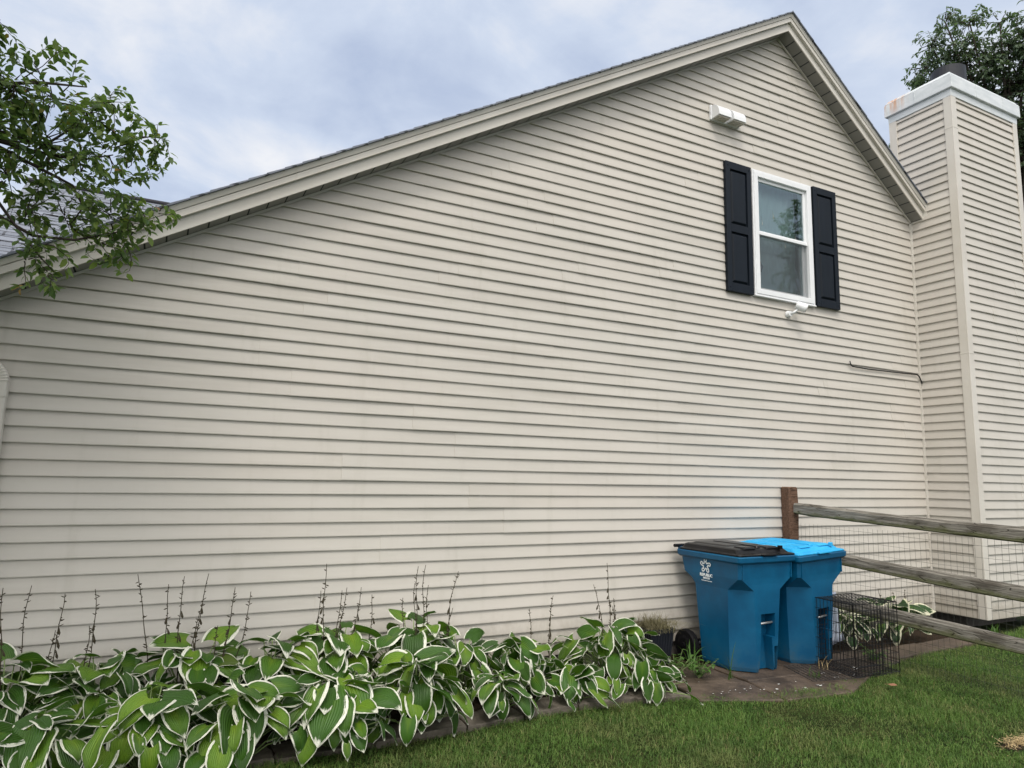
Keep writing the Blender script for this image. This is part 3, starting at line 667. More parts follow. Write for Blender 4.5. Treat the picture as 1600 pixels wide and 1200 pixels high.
def cart(loc, rz, tilt, label, lidm, logo):
    c = empty('wheeled_cart', loc, rz, label, 'trash cart', 'wheeled carts against the house wall'); c.rotation_euler = (0, tilt, rz)
    W_, D_ = .66, .735; H = 1.005
    # body: lower part narrower with big chamfered corners, shoulders, upper band
    b = MB()
    sec = [(.02, .060, .040, .15, .15), (.05, .050, .030, .145, .16), (.55, .024, .016, .115, .155), (.70, .018, .012, .105, .150)]
    rings = [rrect(i, yf, W_ - i, D_ - yb, z, (ch, ch, .07, .07), 1) for z, i, yf, yb, ch in sec]
    rings += [rrect(.011, .012, W_ - .011, D_ - .085, .752, (.085, .085, .05, .05), 1), rrect(.004, .010, W_ - .004, D_ - .022, .800, (.022, .022, .03, .03), 1),
              rrect(-.006, -.002, W_ + .006, D_, .955, .022, 1)]
    b.loft(rings); body = b.build('body', MT['cart'], c)
    def bxr(x0, x1, y0, y1, z0, z1, sh=.0): return [[(x0, y0, z0), (x1, y0, z0), (x1, y1, z0), (x0, y1, z0)], [(x0 + sh, y0, z1), (x1 - sh, y0, z1), (x1 - sh, y1, z1), (x0 + sh, y1, z1)]]
    cut(body, [bxr(.255, .425, -.05, .125, .30, .50), bxr(.225, .415, -.05, .118, -.02, .3005, .03), bxr(.4155, .462, -.05, .082, -.03, .22, .0)])
    bv = body.modifiers.new('bevel', 'BEVEL'); bv.width = .006; bv.segments = 2; bv.limit_method = 'ANGLE'; bv.angle_limit = R(30)
    b = MB(); b.loft([rrect(-.012, -.010, W_ + .012, D_ + .006, .930, .02), rrect(-.030, -.028, W_ + .030, D_ + .022, .945, .03), rrect(-.034, -.032, W_ + .034, D_ + .026, .985, .03), rrect(-.024, -.022, W_ + .024, D_ + .016, .992, .03), rrect(.0, .0, W_, D_, .992, .03)], (False, False)); b.build('rim', MT['cart'], c, bevel=.003)
    for q, x in enumerate((.0, W_)):       # vertical seam rib at the front corners
        b = MB(); b.box((x - .004 + (.03 if q == 0 else -.036), -.006, .80), (x + .004 + (.03 if q == 0 else -.036), .01, .93)); b.build('rib', MT['cart'], c)
    b = MB(); b.tube([(.245, .052, .412), (.43, .052, .418)], .0095, 10); b.build('grab_bar', MT['steel'], c, smooth=True)
    # wheels
    for x in (-.005, W_ + .005):
        s = -1 if x < 0 else 1
        w = MB(); cxw = x - s * .02; wy, wz, wr = D_ - .055, .135, .135
        rings = []
        for (dx_, rr_) in ((-.035, .70), (-.035, .93), (-.022, 1.0), (.022, 1.0), (.035, .93), (.035, .70)):
            rings.append([(cxw + dx_ * s * -1 * -1, wy + wr * rr_ * math.cos(2 * math.pi * i / 28), wz + wr * rr_ * math.sin(2 * math.pi * i / 28)) for i in range(28)])
        w.loft(rings if s > 0 else rings[::-1]); wh = w.build('wheel', MT['tyre'], c, bevel=.003)
        h = MB(); h.tube([(cxw + s * .036, wy, wz), (cxw + s * .044, wy, wz)], [.085, .06], 20); h.tube([(cxw + s * .044, wy, wz), (cxw + s * .056, wy, wz)], .022, 14); hb = h.build('hub', MT['tyre'], wh)
    b = MB(); b.tube([(.0, D_ - .055, .135), (W_, D_ - .055, .135)], .012, 8); b.build('axle', MT['steel'], c)
    # lid
    b = MB(); L0 = lambda d, z, f=0: rrect(-.022 + d, -.020 + d + f, W_ + .022 - d, D_ + .012 - d * .4, z, .035)
    dome = lambda t: .0
    b.loft([L0(.0, .994), L0(.0, 1.006), L0(.018, 1.012, .01), L0(.030, 1.014, .02), L0(.052, 1.044, .035), L0(.075, 1.052, .05), L0(.20, 1.058, .10)])
    lid = b.build('lid', lidm, c, bevel=.004)
    b = MB()
    b.loft([rrect(.10, .24, W_ - .10, .70, 1.055, .03), rrect(.13, .27, W_ - .13, .68, 1.064, .03)])
    b.loft([rrect(.11, .055, .27, .20, 1.048, .02), rrect(.125, .07, .255, .19, 1.064, .02)]); b.loft([rrect(W_ - .27, .055, W_ - .11, .20, 1.048, .02), rrect(W_ - .255, .07, W_ - .125, .19, 1.064, .02)])
    b.loft([rrect(W_ * .5 - .025, .09, W_ * .5 + .025, .64, 1.05, .012), rrect(W_ * .5 - .018, .10, W_ * .5 + .018, .63, 1.070, .012)])
    h_ = b.build('lid_panel', lidm, lid, bevel=.004)
    b = MB(); b.box((W_ * .5 - .09, -.046, .996), (W_ * .5 + .09, -.012, 1.010)); b.build('lid_grip', lidm, lid, bevel=.003)
    b = MB(); b.box((W_ - .13, .03, 1.040), (W_ - .095, .06, 1.072)); b.build('lid_stop', lidm, lid, bevel=.003)
    # rear handle bar
    b = MB(); b.tube([(-.035, D_ + .045, 1.018), (W_ + .035, D_ + .045, 1.018)], .016, 12)
    b.build('handle', lidm, c, smooth=False, bevel=.003)
    for x in (.02, W_ - .05): 
        b = MB(); b.box((x, D_ - .01, .955), (x + .03, D_ + .058, 1.012)); b.build('hinge', MT['cart'], c, bevel=.003)
    if logo:      # the side that faces the camera's left: a star of five looped arrows over two words and a line
        b = MB(); cy_, cz_, sc_ = .40, .876, .058
        def st(pts, w):
            for i in range(len(pts) - 1):
                a, q = Vector(pts[i]), Vector(pts[i + 1]); d = (q - a).normalized(); nn = Vector((-d.y, d.x)) * w; a = a - d * w * .5; q = q + d * w * .5
                P = [a - nn, q - nn, q + nn, a + nn]
                # side face looks to -x: screen right = -y
                b.add([(-.0085 - .003 * (cz_ + p.y - .80) / .155, cy_ - p.x, cz_ + p.y) for p in P], [(0, 1, 2, 3)])
        for i in range(5):
            a0 = R(90 - 72 * i)
            def T(x, y):      # local: y outward along the arm, x across
                return (sc_ * (y * math.cos(a0) + x * math.sin(a0)), sc_ * (y * math.sin(a0) - x * math.cos(a0)))
            st([T(-.24, .30), T(-.22, .78), T(-.13, 1.02), T(.05, 1.10), T(.22, 1.0), T(.27, .80), T(.16, .64), T(.0, .62)], .0054)
            st([T(.02, .62), T(.27, .34)], .0054)
            st([T(-.24, .32), T(-.20, .36)], .0055)
        b.build('emblem', MT['decal'], c)
        for txt, size, zc, bold in (('REPUBLIC', .036, .792, .0012), ('SERVICES', .020, .765, .0008), ("We'll handle it from here.", .0125, .742, .0002)):
            cu_ = bpy.data.curves.new('lettering', 'FONT'); cu_.body = txt; cu_.size = size; cu_.align_x = 'CENTER'; cu_.align_y = 'CENTER'; cu_.offset = bold; cu_.extrude = .0006
            to = bpy.data.objects.new('lettering', cu_); COL.objects.link(to); bpy.context.view_layer.update()
            me = bpy.data.meshes.new_from_object(to.evaluated_get(bpy.context.evaluated_depsgraph_get())); bpy.data.objects.remove(to)
            me.transform(Matrix(((0, 0, -1, 0), (-1, 0, 0, 0), (0, 1, 0, 0), (0, 0, 0, 1)))); sl_ = .014 / .10 * max(0, .80 - zc); me.transform(Matrix.Translation((-.0045 + .004 + sl_ - .0045, cy_, zc)))
            me.materials.clear(); me.materials.append(MT['decal']); obj('lettering', me, None, c)
    return c
cart((4.475, -.875, -.035), R(1.0), 0, 'blue wheeled cart with a black lid and a white star emblem on its side', MT['blacklid'], True)
cart((5.200, -.90, -.045), R(5.0), R(-2.2), 'blue wheeled cart with a bright blue lid beside the fence post', MT['bluelid'], False)

# ------------------------------------------------------------------ fence
FX = 6.03
fence = empty('split_rail_fence', (FX, -.07, GZ), 0, 'split rail fence with a brown post, three mossy grey rails and wire netting', 'fence')
def post(y, top, h=1.0):
    b = MB(); rings = []; rs = random.Random(int(y * 100))
    for i in range(9):
        z = -.05 + (top - GZ + .05) * i / 8; w = .066 + .005 * math.sin(i * 1.1) 
        rings.append([(sx * w * (1 + .06 * rs.uniform(-1, 1)), sy * w * (1 + .06 * rs.uniform(-1, 1)), z) for sx, sy in ((-.7, -1), (.7, -1), (1, -.7), (1, .7), (.7, 1), (-.7, 1), (-1, .7), (-1, -.7))])
    rings.append([(p[0] * .86, p[1] * .86, top - GZ + .012) for p in rings[-1]])
    b.loft(rings); o = b.build('post', MT['post'], fence); o.location = (0, y + .07, 0)
post(-.07, 1.540); post(-2.80, 1.45)
def rail(y0, z0, y1, z1, h, seed, kink=.0):
    rs = random.Random(seed); n = 22; L = math.hypot(y1 - y0, z1 - z0); b = MB(); rings = []
    for i in range(n + 1):
        t = i / n; x = -L / 2 + L * t; s = 1.0
        if t < .07: s = .80 + .2 * t / .07
        hh = h / 2 * s * (1 + .06 * math.sin(seed + t * 9) + rs.uniform(-.02, .02)); ww = .036 * s * (1 + rs.uniform(-.05, .05))
        sag = -.012 * math.sin(math.pi * t) + kink * math.sin(t * 6 + seed) * .008
        rings.append([(x, y * ww + .004 * math.sin(t * 7 + seed), z * hh + sag) for y, z in ((-1, -.8), (-.3, -1), (.6, -.95), (1, -.5), (1, .5), (.4, 1), (-.5, .95), (-1, .6))])
    b.loft(rings); o = b.build('rail', MT['rail'], fence)
    o.location = (0, (y0 + y1) / 2 + .07, (z0 + z1) / 2 - GZ); ang = math.atan2(z1 - z0, abs(y1 - y0))
    # local x runs away from the house (-y)
    o.rotation_euler = Matrix.Rotation(math.pi * 1.5, 3, 'Z').to_euler(); o.rotation_euler = (0, -ang, math.pi * 1.5)
rail(-.04, 1.335, -2.86, 1.213, .116, 1); rail(-.04, .905, -2.86, .755, .116, 2); rail(-.04, .475, -2.86, .365, .118, 3)
b = MB(); wx = .045
zl = [-.02 + .1016 * i for i in range(13)]; yl = [-.02 - .0508 * i for i in range(55)]
for j, y in enumerate(yl):
    b.tube([(wx + .004 * math.sin(j * .7 + z * 3), y + .07 + .004 * math.sin(z * 5 + j * .3), z) for z in (.0, .4, .8, 1.22)], .0011, 4)
for i, z in enumerate(zl): b.tube([(wx, y + .07, z + .004 * math.sin(y * 4 + i) + .05 * (y + .07) * .4 * (z / 1.2)) for y in yl[::6]], .0011, 4)
tag(b.build('wire_netting', MT['meshwire'], fence))

# ------------------------------------------------------------------ wire crate and loose panel
crate = empty('wire_crate', (5.375, -1.265, -.03), R(-3), 'black wire dog crate standing on the pavers beside the blue lidded cart', 'crate')
cw, cd, chh = .54, .46, .60
def grid(b, o0, u, v, nu, nv, r1=.0023, frame_r=.0038):
    o0, u, v = Vector(o0), Vector(u), Vector(v)
    for i in range(nu + 1): b.tube([o0 + u * i / nu, o0 + u * i / nu + v], frame_r if i in (0, nu) else r1, 5)
    for j in range(nv + 1): b.tube([o0 + v * j / nv, o0 + v * j / nv + u], frame_r if j in (0, nv) else r1, 5)
for o0, u, v, nu, nv in (((0, 0, 0), (cw, 0, 0), (0, 0, chh), 15, 7), ((0, cd, 0), (cw, 0, 0), (0, 0, chh), 15, 7), ((0, 0, 0), (0, cd, 0), (0, 0, chh), 12, 7), ((cw, 0, 0), (0, cd, 0), (0, 0, chh), 12, 7), ((0, 0, chh), (cw, 0, 0), (0, cd, 0), 12, 8)):
    b = MB(); grid(b, o0, u, v, nu, nv); b.build('side_panel' if v[2] else 'top_panel', MT['blackwire'], crate)
b = MB(); grid(b, (0, 0, .012), (cw, 0, 0), (0, cd, 0), 12, 12); b.build('floor_panel', MT['blackwire'], crate)
b = MB(); grid(b, (.02, -.012, .03), (cw * .55, 0, 0), (0, 0, chh - .08), 8, 8, .0019, .0036); dr = b.build('door', MT['blackwire'], crate)
b = MB(); b.tube([(.02 + cw * .55, -.018, .3), (.02 + cw * .55 + .05, -.018, .3), (.02 + cw * .55 + .05, -.018, .32)], .004, 6); b.build('latch', MT['blackwire'], dr)
b = MB(); grid(b, (0, 0, 0), (.52, -.10, .0), (.12, .40, .012), 12, 14, .0018, .0028)
o = b.build('wire_grid', MT['blackwire']); o.location = (4.90, -1.22, -.008); tag(o, 'loose black wire grid lying flat on the pavers in front of the carts', 'wire grid')
# white sheet leaning behind the crate
b = MB(); n = 8
for i in range(n + 1):
    for j in range(5):
        t, s = i / n, j / 4
        b.v.append((5.86 + .30 * s + .10 * t, -.58 + .10 * s + .012 * math.sin(t * 7 + s * 4), .50 - .47 * t + .02 * s)); b.uv.append((0, 0))
for i in range(n):
    for j in range(4): b.f.append((i * 5 + j, (i + 1) * 5 + j, (i + 1) * 5 + j + 1, i * 5 + j + 1)); b.r.append(0)
o = b.build('plastic_sheet', MT['sheet'], smooth=True); sm = o.modifiers.new('thick', 'SOLIDIFY'); sm.thickness = .012
tag(o, 'pale bluish plastic sheet leaning behind the wire crate', 'plastic sheet')

# ------------------------------------------------------------------ paving
def slab(pts, z0, z1, material, name, rs, rough=.006):
    n = len(pts); cx_ = sum(p[0] for p in pts) / n; cy_ = sum(p[1] for p in pts) / n; P = []
    for i in range(n):
        a, c = Vector(pts[i]), Vector(pts[(i + 1) % n]); m_ = max(2, int((c - a).length / .05))
        for q in range(m_): 
            w = a.lerp(c, q / m_); P.append((w.x + rs.uniform(-rough, rough) - cx_, w.y + rs.uniform(-rough, rough) - cy_))
    tl = (rs.uniform(-.010, .010), rs.uniform(-.010, .010))
    b = MB(); b.loft([[(x, y, z0) for x, y in P], [(x, y, z1 - .008 + x * tl[0] + y * tl[1]) for x, y in P], [(x * .975, y * .975, z1 + x * tl[0] + y * tl[1]) for x, y in P]])
    o = b.build(name, material); o.location = (cx_, cy_, 0); return o
rs = random.Random(21); edges = [-1.2, -.55, .05, .72, 1.30, 1.93, 2.36, 2.80, 3.28, 3.72]
lab = ['leftmost grey edging stone under the hosta leaves', 'second grey edging stone from the left under the hostas', 'third grey edging stone from the left under the hostas', 'fourth grey edging stone from the left under the hostas', 'fifth grey edging stone from the left, mostly under leaves',
       'grey edging stone bare beside the small yellow hosta leaf', 'flat grey edging stone in the bare gap between two hostas', 'dark grey edging stone in front of the rightmost bed hosta', 'last grey edging stone of the bed, nearest the carts']
for i in range(len(edges) - 1):
    x0, x1 = edges[i] + .008, edges[i + 1] - .008; ya, yb_ = edge_y(x0), edge_y(x1); off = rs.uniform(-.015, .015)
    o = slab([(x0, ya + off), (x1, yb_ + off), (x1, yb_ + .24 + off), (x0, ya + .24 + off)], GZ - .02, -.004 + rs.uniform(-.006, .006), MT['edging'], 'edging_stone', rs, .012)
    tag(o, lab[i], 'edging stone', 'flat stones edging the hosta bed')
pav = [([(3.74, -1.17), (4.34, -1.42), (4.42, -.96), (3.80, -.86)], 'brown paver left of the black lidded cart by the lawn'),
       ([(4.36, -1.43), (5.0, -1.50), (5.05, -1.02), (4.44, -.97)], 'brown paver in front of the black lidded cart'),
       ([(5.02, -1.49), (5.62, -1.24), (5.62, -.95), (5.07, -1.02)], 'brown paver below the loose wire grid'),
       ([(3.80, -.84), (4.43, -.94), (4.45, -.40), (3.84, -.36)], 'brown paver between the last hosta and the black lidded cart'),
       ([(4.46, -.95), (5.06, -1.0), (5.08, -.42), (4.48, -.42)], 'brown paver under the black lidded cart'),
       ([(5.08, -1.0), (5.66, -.93), (5.68, -.42), (5.10, -.42)], 'brown paver under the blue lidded cart'),
       ([(5.68, -1.20), (6.30, -1.05), (6.30, -.62), (5.68, -.62)], 'brown paver under the right side of the wire crate'),
       ([(6.32, -1.0), (7.05, -.97), (7.05, -.70), (6.32, -.70)], 'brown paver edging the lawn right of the crate'),
       ([(7.07, -.97), (7.85, -.93), (7.85, -.68), (7.07, -.70)], 'brown paver edging the lawn near the chimney')]
for pts, l in pav:
    tag(slab(pts, GZ - .02, -.030 + .004 + rs.uniform(-.003, .004) + (.012 if pts[0][0] > 6 else 0), MT['paver'], 'paver', rs), l, 'paver', 'brown pavers under the carts')
# pale flakes on the pavers
b = MB()
for i in range(60):
    x = rs.uniform(3.9, 5.7); y = edge_y(x) + abs(rs.gauss(0, .13)) + .03; s = rs.uniform(.0015, .006) * rs.choice((.6, .8, 1, 1.8)); a = rs.uniform(0, 6)
    pts = [(x + s * (1 + .5 * rs.random()) * math.cos(a + q) * 1.4, y + s * math.sin(a + q), -.0185 + rs.uniform(0, .004)) for q in (0, 1.3, 2.6, 3.9, 5.2)]
    b.add(pts, [(0, 1, 2, 3, 4)])
tag(b.build('flakes', MT['flake']), 'white flakes scattered over the brown pavers at the lawn edge', 'litter', kind='stuff')

# ------------------------------------------------------------------ leaves and hostas
def heart_leaf(b, base, az, pitch, L, Wd, droop, rnd, rs, fold=.35, roll=0.0, nu=11, nv=8):
    """cordate blade; az heading, pitch start elevation, droop total bend"""
    d0 = Vector((math.cos(az), math.sin(az), 0)); side = Vector((-math.sin(az), math.cos(az), 0)); up = Vector((0, 0, 1))
    cr_, sr_ = math.cos(roll), math.sin(roll)
    pts = []; p = Vector(base); th = pitch; uv = []; wa, wb = rs.uniform(0, 6), rs.uniform(2.5, 4.5); am = rs.uniform(.02, .06) * L; cen = []
    for i in range(nu + 1):
        t = i / nu; th_ = pitch - droop * (t ** 1.25)
        dr = d0 * math.cos(th_) + up * math.sin(th_); nr = -d0 * math.sin(th_) + up * math.cos(th_)
        if i: p = p + dr * (L / nu)
        cen.append((p.copy(), dr, nr))
    for i, (p, dr, nr) in enumerate(cen):
        t = i / nu
        w = Wd * (math.sin(math.pi * min(1, (.12 + .88 * t)) ** .70) ** .78) * (1.0 if t < .5 else (1 - .30 * ((t - .5) / .5) ** 2)) if t < .995 else .0015
        s2 = side * cr_ + nr * sr_; n2 = nr * cr_ - side * sr_
        lobe = .19 * L * max(0, 1 - t * 2.4) ** 1.2
        for j in range(nv + 1):
            v_ = -1 + 2 * j / nv; av = abs(v_)
            q = p + s2 * (w * v_ * math.cos(fold * av)) + n2 * (w * av * math.sin(fold) * (1 - .55 * av) - .10 * w * av ** 3) - dr * (lobe * av ** 1.6)
            q = q + n2 * (am * av * av * math.sin(t * wb * 2 + wa + (1.7 if v_ > 0 else 0)))
            pts.append(tuple(q)); uv.append((.5 + .5 * v_, t))
    fs = [(i * (nv + 1) + j, i * (nv + 1) + j + 1, (i + 1) * (nv + 1) + j + 1, (i + 1) * (nv + 1) + j) for i in range(nu) for j in range(nv)]
    b.add(pts, fs, rnd, uv)
GRP = 'variegated hostas along the house wall'
def hosta(x, y, rad, hgt, n, seed, label, stalks=(), dark=False, leafL=.17, group=GRP, zb_=-.02, wid=.42, mess=1.25):
    rs = random.Random(seed); h = empty('hosta_plant', (x, y, zb_), 0, label, 'hosta', group)
    lv, pt = MB(), MB()
    for i in range(n):
        t = (i + .5) / n                    # 0 centre/upright .. 1 outer/low
        az = i * 2.39996 + rs.uniform(-.6, .6) * mess; az = az - .45 * math.sin(az + math.pi / 2)
        rr_ = rad * (.10 + .90 * t ** .75) * rs.uniform(1 - .25 * mess, 1 + .2 * mess); zt_ = hgt * (1.0 - .74 * t ** 1.6) * rs.uniform(1 - .20 * mess, 1 + .10 * mess) + .03
        bx, by = rr_ * .80 * math.cos(az) + rs.gauss(0, .045), rr_ * .80 * math.sin(az) + rs.gauss(0, .03)
        if y + by > -.05: by = -.05 - y
        L = leafL * rs.uniform(.52, 1.2) * (.80 + .28 * math.sin(math.pi * min(1, t + .25)))
        pitch = R(16 - 84 * min(t, .70) + rs.uniform(-20, 22) * mess); droop = R(38 - 8 * t + rs.uniform(-28, 34) * mess)
        if y + by + math.sin(az) * L > -.04 and math.sin(az) > 0: az = -az + rs.uniform(-.3, .3)
        heart_leaf(lv, (bx, by, zt_), az, pitch, L, L * wid * rs.uniform(.86, 1.12), droop, rs.random(), rs, fold=rs.uniform(.15, .5), roll=rs.uniform(-.55, .55) * mess)
        m_ = Vector((bx * .45, by * .45, zt_ * .62)); pt.tube([(bx * .12, by * .12, 0), m_, (bx, by, zt_)], [.0048, .004, .0032], 5, rnd=rs.random())
    lv.build('foliage', MT['hosta_dark'] if dark else MT['hosta'], h, smooth=True, uv=True); pt.build('leaf_stems', MT['petiole'], h, smooth=True)
    for (sx, sz, bx) in stalks:
        s = MB(); n_ = 14; bw = rs.uniform(.008, .034); pts = []; sy = -.40 - y + rs.uniform(-.06, .06); rad_ = []
        for i in range(n_ + 1):
            t = i / n_; pts.append(((bx + (sx - bx) * t ** 1.3) - x + bw * math.sin(t * 5 + sx * 7) * t + .004 * math.sin(t * 17 + sx * 5), sy * (t ** .5) + bw * math.sin(t * 4 + sx * 3) * t, (sz - zb_) * t)); rad_.append(.0044 - .0024 * t)
        s.tube(pts, rad_, 5)
        for q in range(22):
            t = .45 + .53 * rs.random() ** .8; i = min(n_ - 1, int(t * n_)); c_ = Vector(pts[i]).lerp(Vector(pts[i + 1]), t * n_ - i)
            a = rs.uniform(0, 6.28); l_ = rs.uniform(.009, .026); dn = -.4 if rs.random() < .35 else .5
            e_ = c_ + Vector((math.cos(a) * l_, math.sin(a) * l_ * .6, l_ * dn)); s.tube([c_, c_.lerp(e_, .5), e_], [.0014, rs.uniform(.0025, .0050), .001], 4)
        if rs.random() < .55:
            for q in range(rs.choice((2, 3, 4))):
                c_ = Vector(pts[n_ - 3 - q]); a = rs.uniform(0, 6.28); e_ = c_ + Vector((math.cos(a) * .02, 0, -rs.uniform(.03, .07))); s.tube([c_, c_.lerp(e_, .35) + Vector((0, 0, .008)), e_.lerp(c_, .25), e_], [.001, .003, .008, .001], 5)
        s.build('flower_stalk', MT['stalk'], h)
    return h
ST = [(-.728, .915, -.66), (-.622, .913, -.56), (-.462, .857, -.44), (-.466, .659, -.50), (-.28, .876, -.28), (-.294, .663, -.33), (-.03, .954, .06), (.127, .9, .15), (.203, .944, .21), (.321, .95, .31), (.301, .773, .27), (.48, .862, .46), (.6, .815, .50), (.409, .628, .40),
      (1.085, .981, 1.10), (1.078, .788, 1.05), (1.21, .781, 1.2), (1.235, .81, 1.16), (1.321, .805, 1.28), (1.425, .747, 1.42), (1.673, .71, 1.66), (1.756, .818, 1.74), (1.791, .931, 1.75), (1.835, .943, 1.81), (1.861, .79, 1.86), (2.062, .883, 2.03), (2.035, .619, 2.0),
      (2.701, .575, 2.68), (2.899, .661, 2.82), (3.344, .713, 3.38), (3.461, .891, 3.42), (3.56, .596, 3.5), (3.481, .549, 3.47)]
def sts(a, c): return [(x, z, bx) for x, z, bx in ST if a <= x < c]
hosta(-.66, -.42, .44, .46, 65, 1, 'hosta at the far left of the bed with drooping dry seed stalks', sts(-.8, -.4), leafL=.198)
hosta(-.20, -.44, .44, .45, 65, 2, 'second hosta from the left with a pair of thin seed stalks', sts(-.4, -.1), leafL=.198)
hosta(.28, -.38, .46, .50, 70, 3, 'tall hosta with a fan of six dark seed stalks left of centre', sts(-.1, .9), leafL=.198)
hosta(.76, -.40, .44, .46, 65, 4, 'stalkless hosta at the wall between the two tallest groups of stalks', leafL=.198)
hosta(1.20, -.38, .44, .49, 67, 5, 'hosta at the wall with six straight seed stalks, middle of the bed', sts(1.0, 1.6), leafL=.195)
hosta(1.74, -.40, .46, .50, 72, 6, 'broad hosta with close upright seed stalks right of the middle', sts(1.6, 2.3), leafL=.195)
hosta(.06, -.87, .40, .34, 57, 7, 'front row hosta at the left with big bright heart leaves over the lawn', leafL=.212)
hosta(.54, -.94, .40, .36, 57, 8, 'front row hosta with large hanging leaves, second from left', leafL=.212)
hosta(1.06, -.95, .42, .37, 59, 9, 'front row hosta drooping over the stones, third from left', leafL=.212)
hosta(1.58, -.93, .38, .40, 57, 10, 'front row hosta with long pointed leaves beside the bare stone gap', leafL=.208)
hosta(-.44, -.86, .36, .30, 46, 17, 'low hosta in the bottom left corner of the view', leafL=.195)
hosta(2.50, -.52, .46, .33, 78, 11, 'loose sprawling hosta with slender leaves and two thin stalks', sts(2.6, 3.0), leafL=.175, wid=.385, mess=1.9)
hosta(3.38, -.52, .56, .37, 98, 12, 'rightmost bed hosta with yellowing tips next to the black planter', sts(3.2, 3.7), leafL=.18, wid=.385, mess=1.9)
hosta(2.12, -.42, .34, .36, 46, 20, 'narrow upright hosta at the wall just right of the broadest one', leafL=.18, wid=.34, mess=1.5)
hosta(2.24, -.82, .34, .22, 39, 13, 'small hosta with one bright yellow green leaf hanging over the stone', leafL=.16, wid=.38)
hosta(2.86, -.78, .30, .16, 33, 18, 'flat narrow leaved hosta spilling over the edging between two taller ones', leafL=.17, wid=.385, mess=1.9)
hosta(3.50, -.86, .32, .15, 31, 19, 'low hosta with yellowed leaves lying on the stone nearest the carts', leafL=.17, wid=.34, mess=1.9)
hosta(6.45, -.38, .36, .26, 36, 14, 'dark hosta behind the wire crate', dark=True, leafL=.16)
hosta(7.15, -.42, .44, .34, 44, 15, 'dark green hosta with wide cream margins behind the lowest rail', [(7.02, .48, 7.0), (7.2, .45, 7.18), (7.33, .47, 7.3)], dark=True, leafL=.19)

# weeds and tufts
def tuft(name, x, y, n, h, spread, seed, label, cat, material, w=.004, zb_=-.03, group=None):
    rs = random.Random(seed); b = MB()
    for i in range(n):
        a = rs.uniform(0, 6.28); l_ = h * rs.uniform(.5, 1.1); lean = rs.uniform(.1, spread); sg = .075 if n > 300 else .02; ox, oy = rs.gauss(0, sg), rs.gauss(0, sg); P = []
        for q in range(7):
            t = q / 6; r_ = l_ * lean * t ** 1.7; P.append(Vector((ox + r_ * math.cos(a), oy + r_ * math.sin(a), l_ * (t - lean * .45 * t ** 2.6))))
        sd_ = Vector((-math.sin(a), math.cos(a), .15)); vs = []
        for q, p in enumerate(P): ww = w * (1 - (q / 6) ** 2) + .0004; vs += [tuple(p - sd_ * ww), tuple(p + sd_ * ww)]
        b.add(vs, [(2 * q, 2 * q + 1, 2 * q + 3, 2 * q + 2) for q in range(6)], rs.random())
    o = b.build(name, material, smooth=True); o.location = (x, y, zb_); return tag(o, label, cat, group)
tuft('grass_tuft', 4.26, -.50, 13, .30, .9, 1, 'tall green grass tuft in front of the cart wheel', 'grass tuft', MT['weed'], .007)
tuft('grass_tuft', 4.36, -.84, 6, .30, 1.5, 2, 'few arching grass blades against the black lidded cart', 'grass tuft', MT['weed'], .006)
tuft('grass_tuft', 5.05, -1.12, 14, .10, .9, 3, 'short grass tuft growing between the pavers', 'grass tuft', MT['weed'], .003)
tuft('grass_tuft', 5.33, -.98, 8, .16, .5, 4, 'thin pale grass tuft at the foot of the blue lidded cart', 'grass tuft', MT['straw'], .003)
tuft('grass_tuft', 8.35, -.78, 20, .14, 1.0, 5, 'small green tuft in front of the dark gap under the chimney', 'grass tuft', MT['weed'], .005)
tuft('grass_tuft', 9.5, -.85, 60, .24, 1.0, 6, 'bushy green tuft right of the chimney corner', 'grass tuft', MT['weed'], .006)
def weed(x, y, n, h, spread, seed, label):
    rs = random.Random(seed); w = empty('leafy_weed', (x, y, -.03), 0, label, 'weed'); lv, sm_ = MB(), MB()
    for i in range(n):
        a = rs.uniform(0, 6.28); l_ = h * rs.uniform(.5, 1.0); e_ = Vector((math.cos(a) * spread * rs.random(), math.sin(a) * spread * rs.random(), l_)); sm_.tube([(0, 0, 0), e_ * .5 + Vector((0, 0, .01)), e_], .0016, 4)
        for q in range(5):
            t = .3 + .7 * q / 4; heart_leaf(lv, e_ * t, rs.uniform(0, 6.28), R(rs.uniform(-10, 35)), rs.uniform(.03, .055), rs.uniform(.010, .016), R(50), rs.random(), rs, nu=4, nv=2)
    lv.build('foliage', MT['weed'], w, smooth=True); sm_.build('stem', MT['petiole'], w)
weed(3.98, -.62, 16, .22, .22, 1, 'low leafy weed between the last hosta and the cart wheel')
weed(4.14, -.72, 12, .18, .18, 2, 'leafy weed at the paver edge left of the black lidded cart')
weed(6.05, -.95, 12, .14, .16, 3, 'dark leafy weed on the ground inside the crate shadow')

# black planter with dry growth
pl = empty('planter_pot', (4.11, -.17, -.03), 0, 'square black ribbed planter full of dry moss and grass by the wall', 'planter')
b = MB(); rings = []
def flut(r_, z):
    pts = []
    for i in range(64):
        s = i / 16; side_ = int(s); t = (s - side_) * 2 - 1; rb = r_ * (1 - (.045 if i % 2 else 0))
        p = ((t * r_, -rb), (rb, t * r_), (-t * r_, rb), (-rb, -t * r_))[side_]; pts.append((p[0], p[1], z))
    return pts
b.loft([flut(.100, 0), flut(.128, .27), flut(.137, .272), flut(.139, .310), flut(.122, .310), flut(.120, .28)]); b.build('pot', MT['pot'], pl)
b = MB(); rs = random.Random(3); n = 9
for i in range(n + 1):
    for j in range(n + 1): 
        x, y = -.13 + .26 * i / n, -.13 + .26 * j / n; x *= .93; y *= .93; b.v.append((x, y, .298 + .028 * (1 - (x * x + y * y) / .03) + rs.uniform(-.012, .014))); b.uv.append((0, 0))
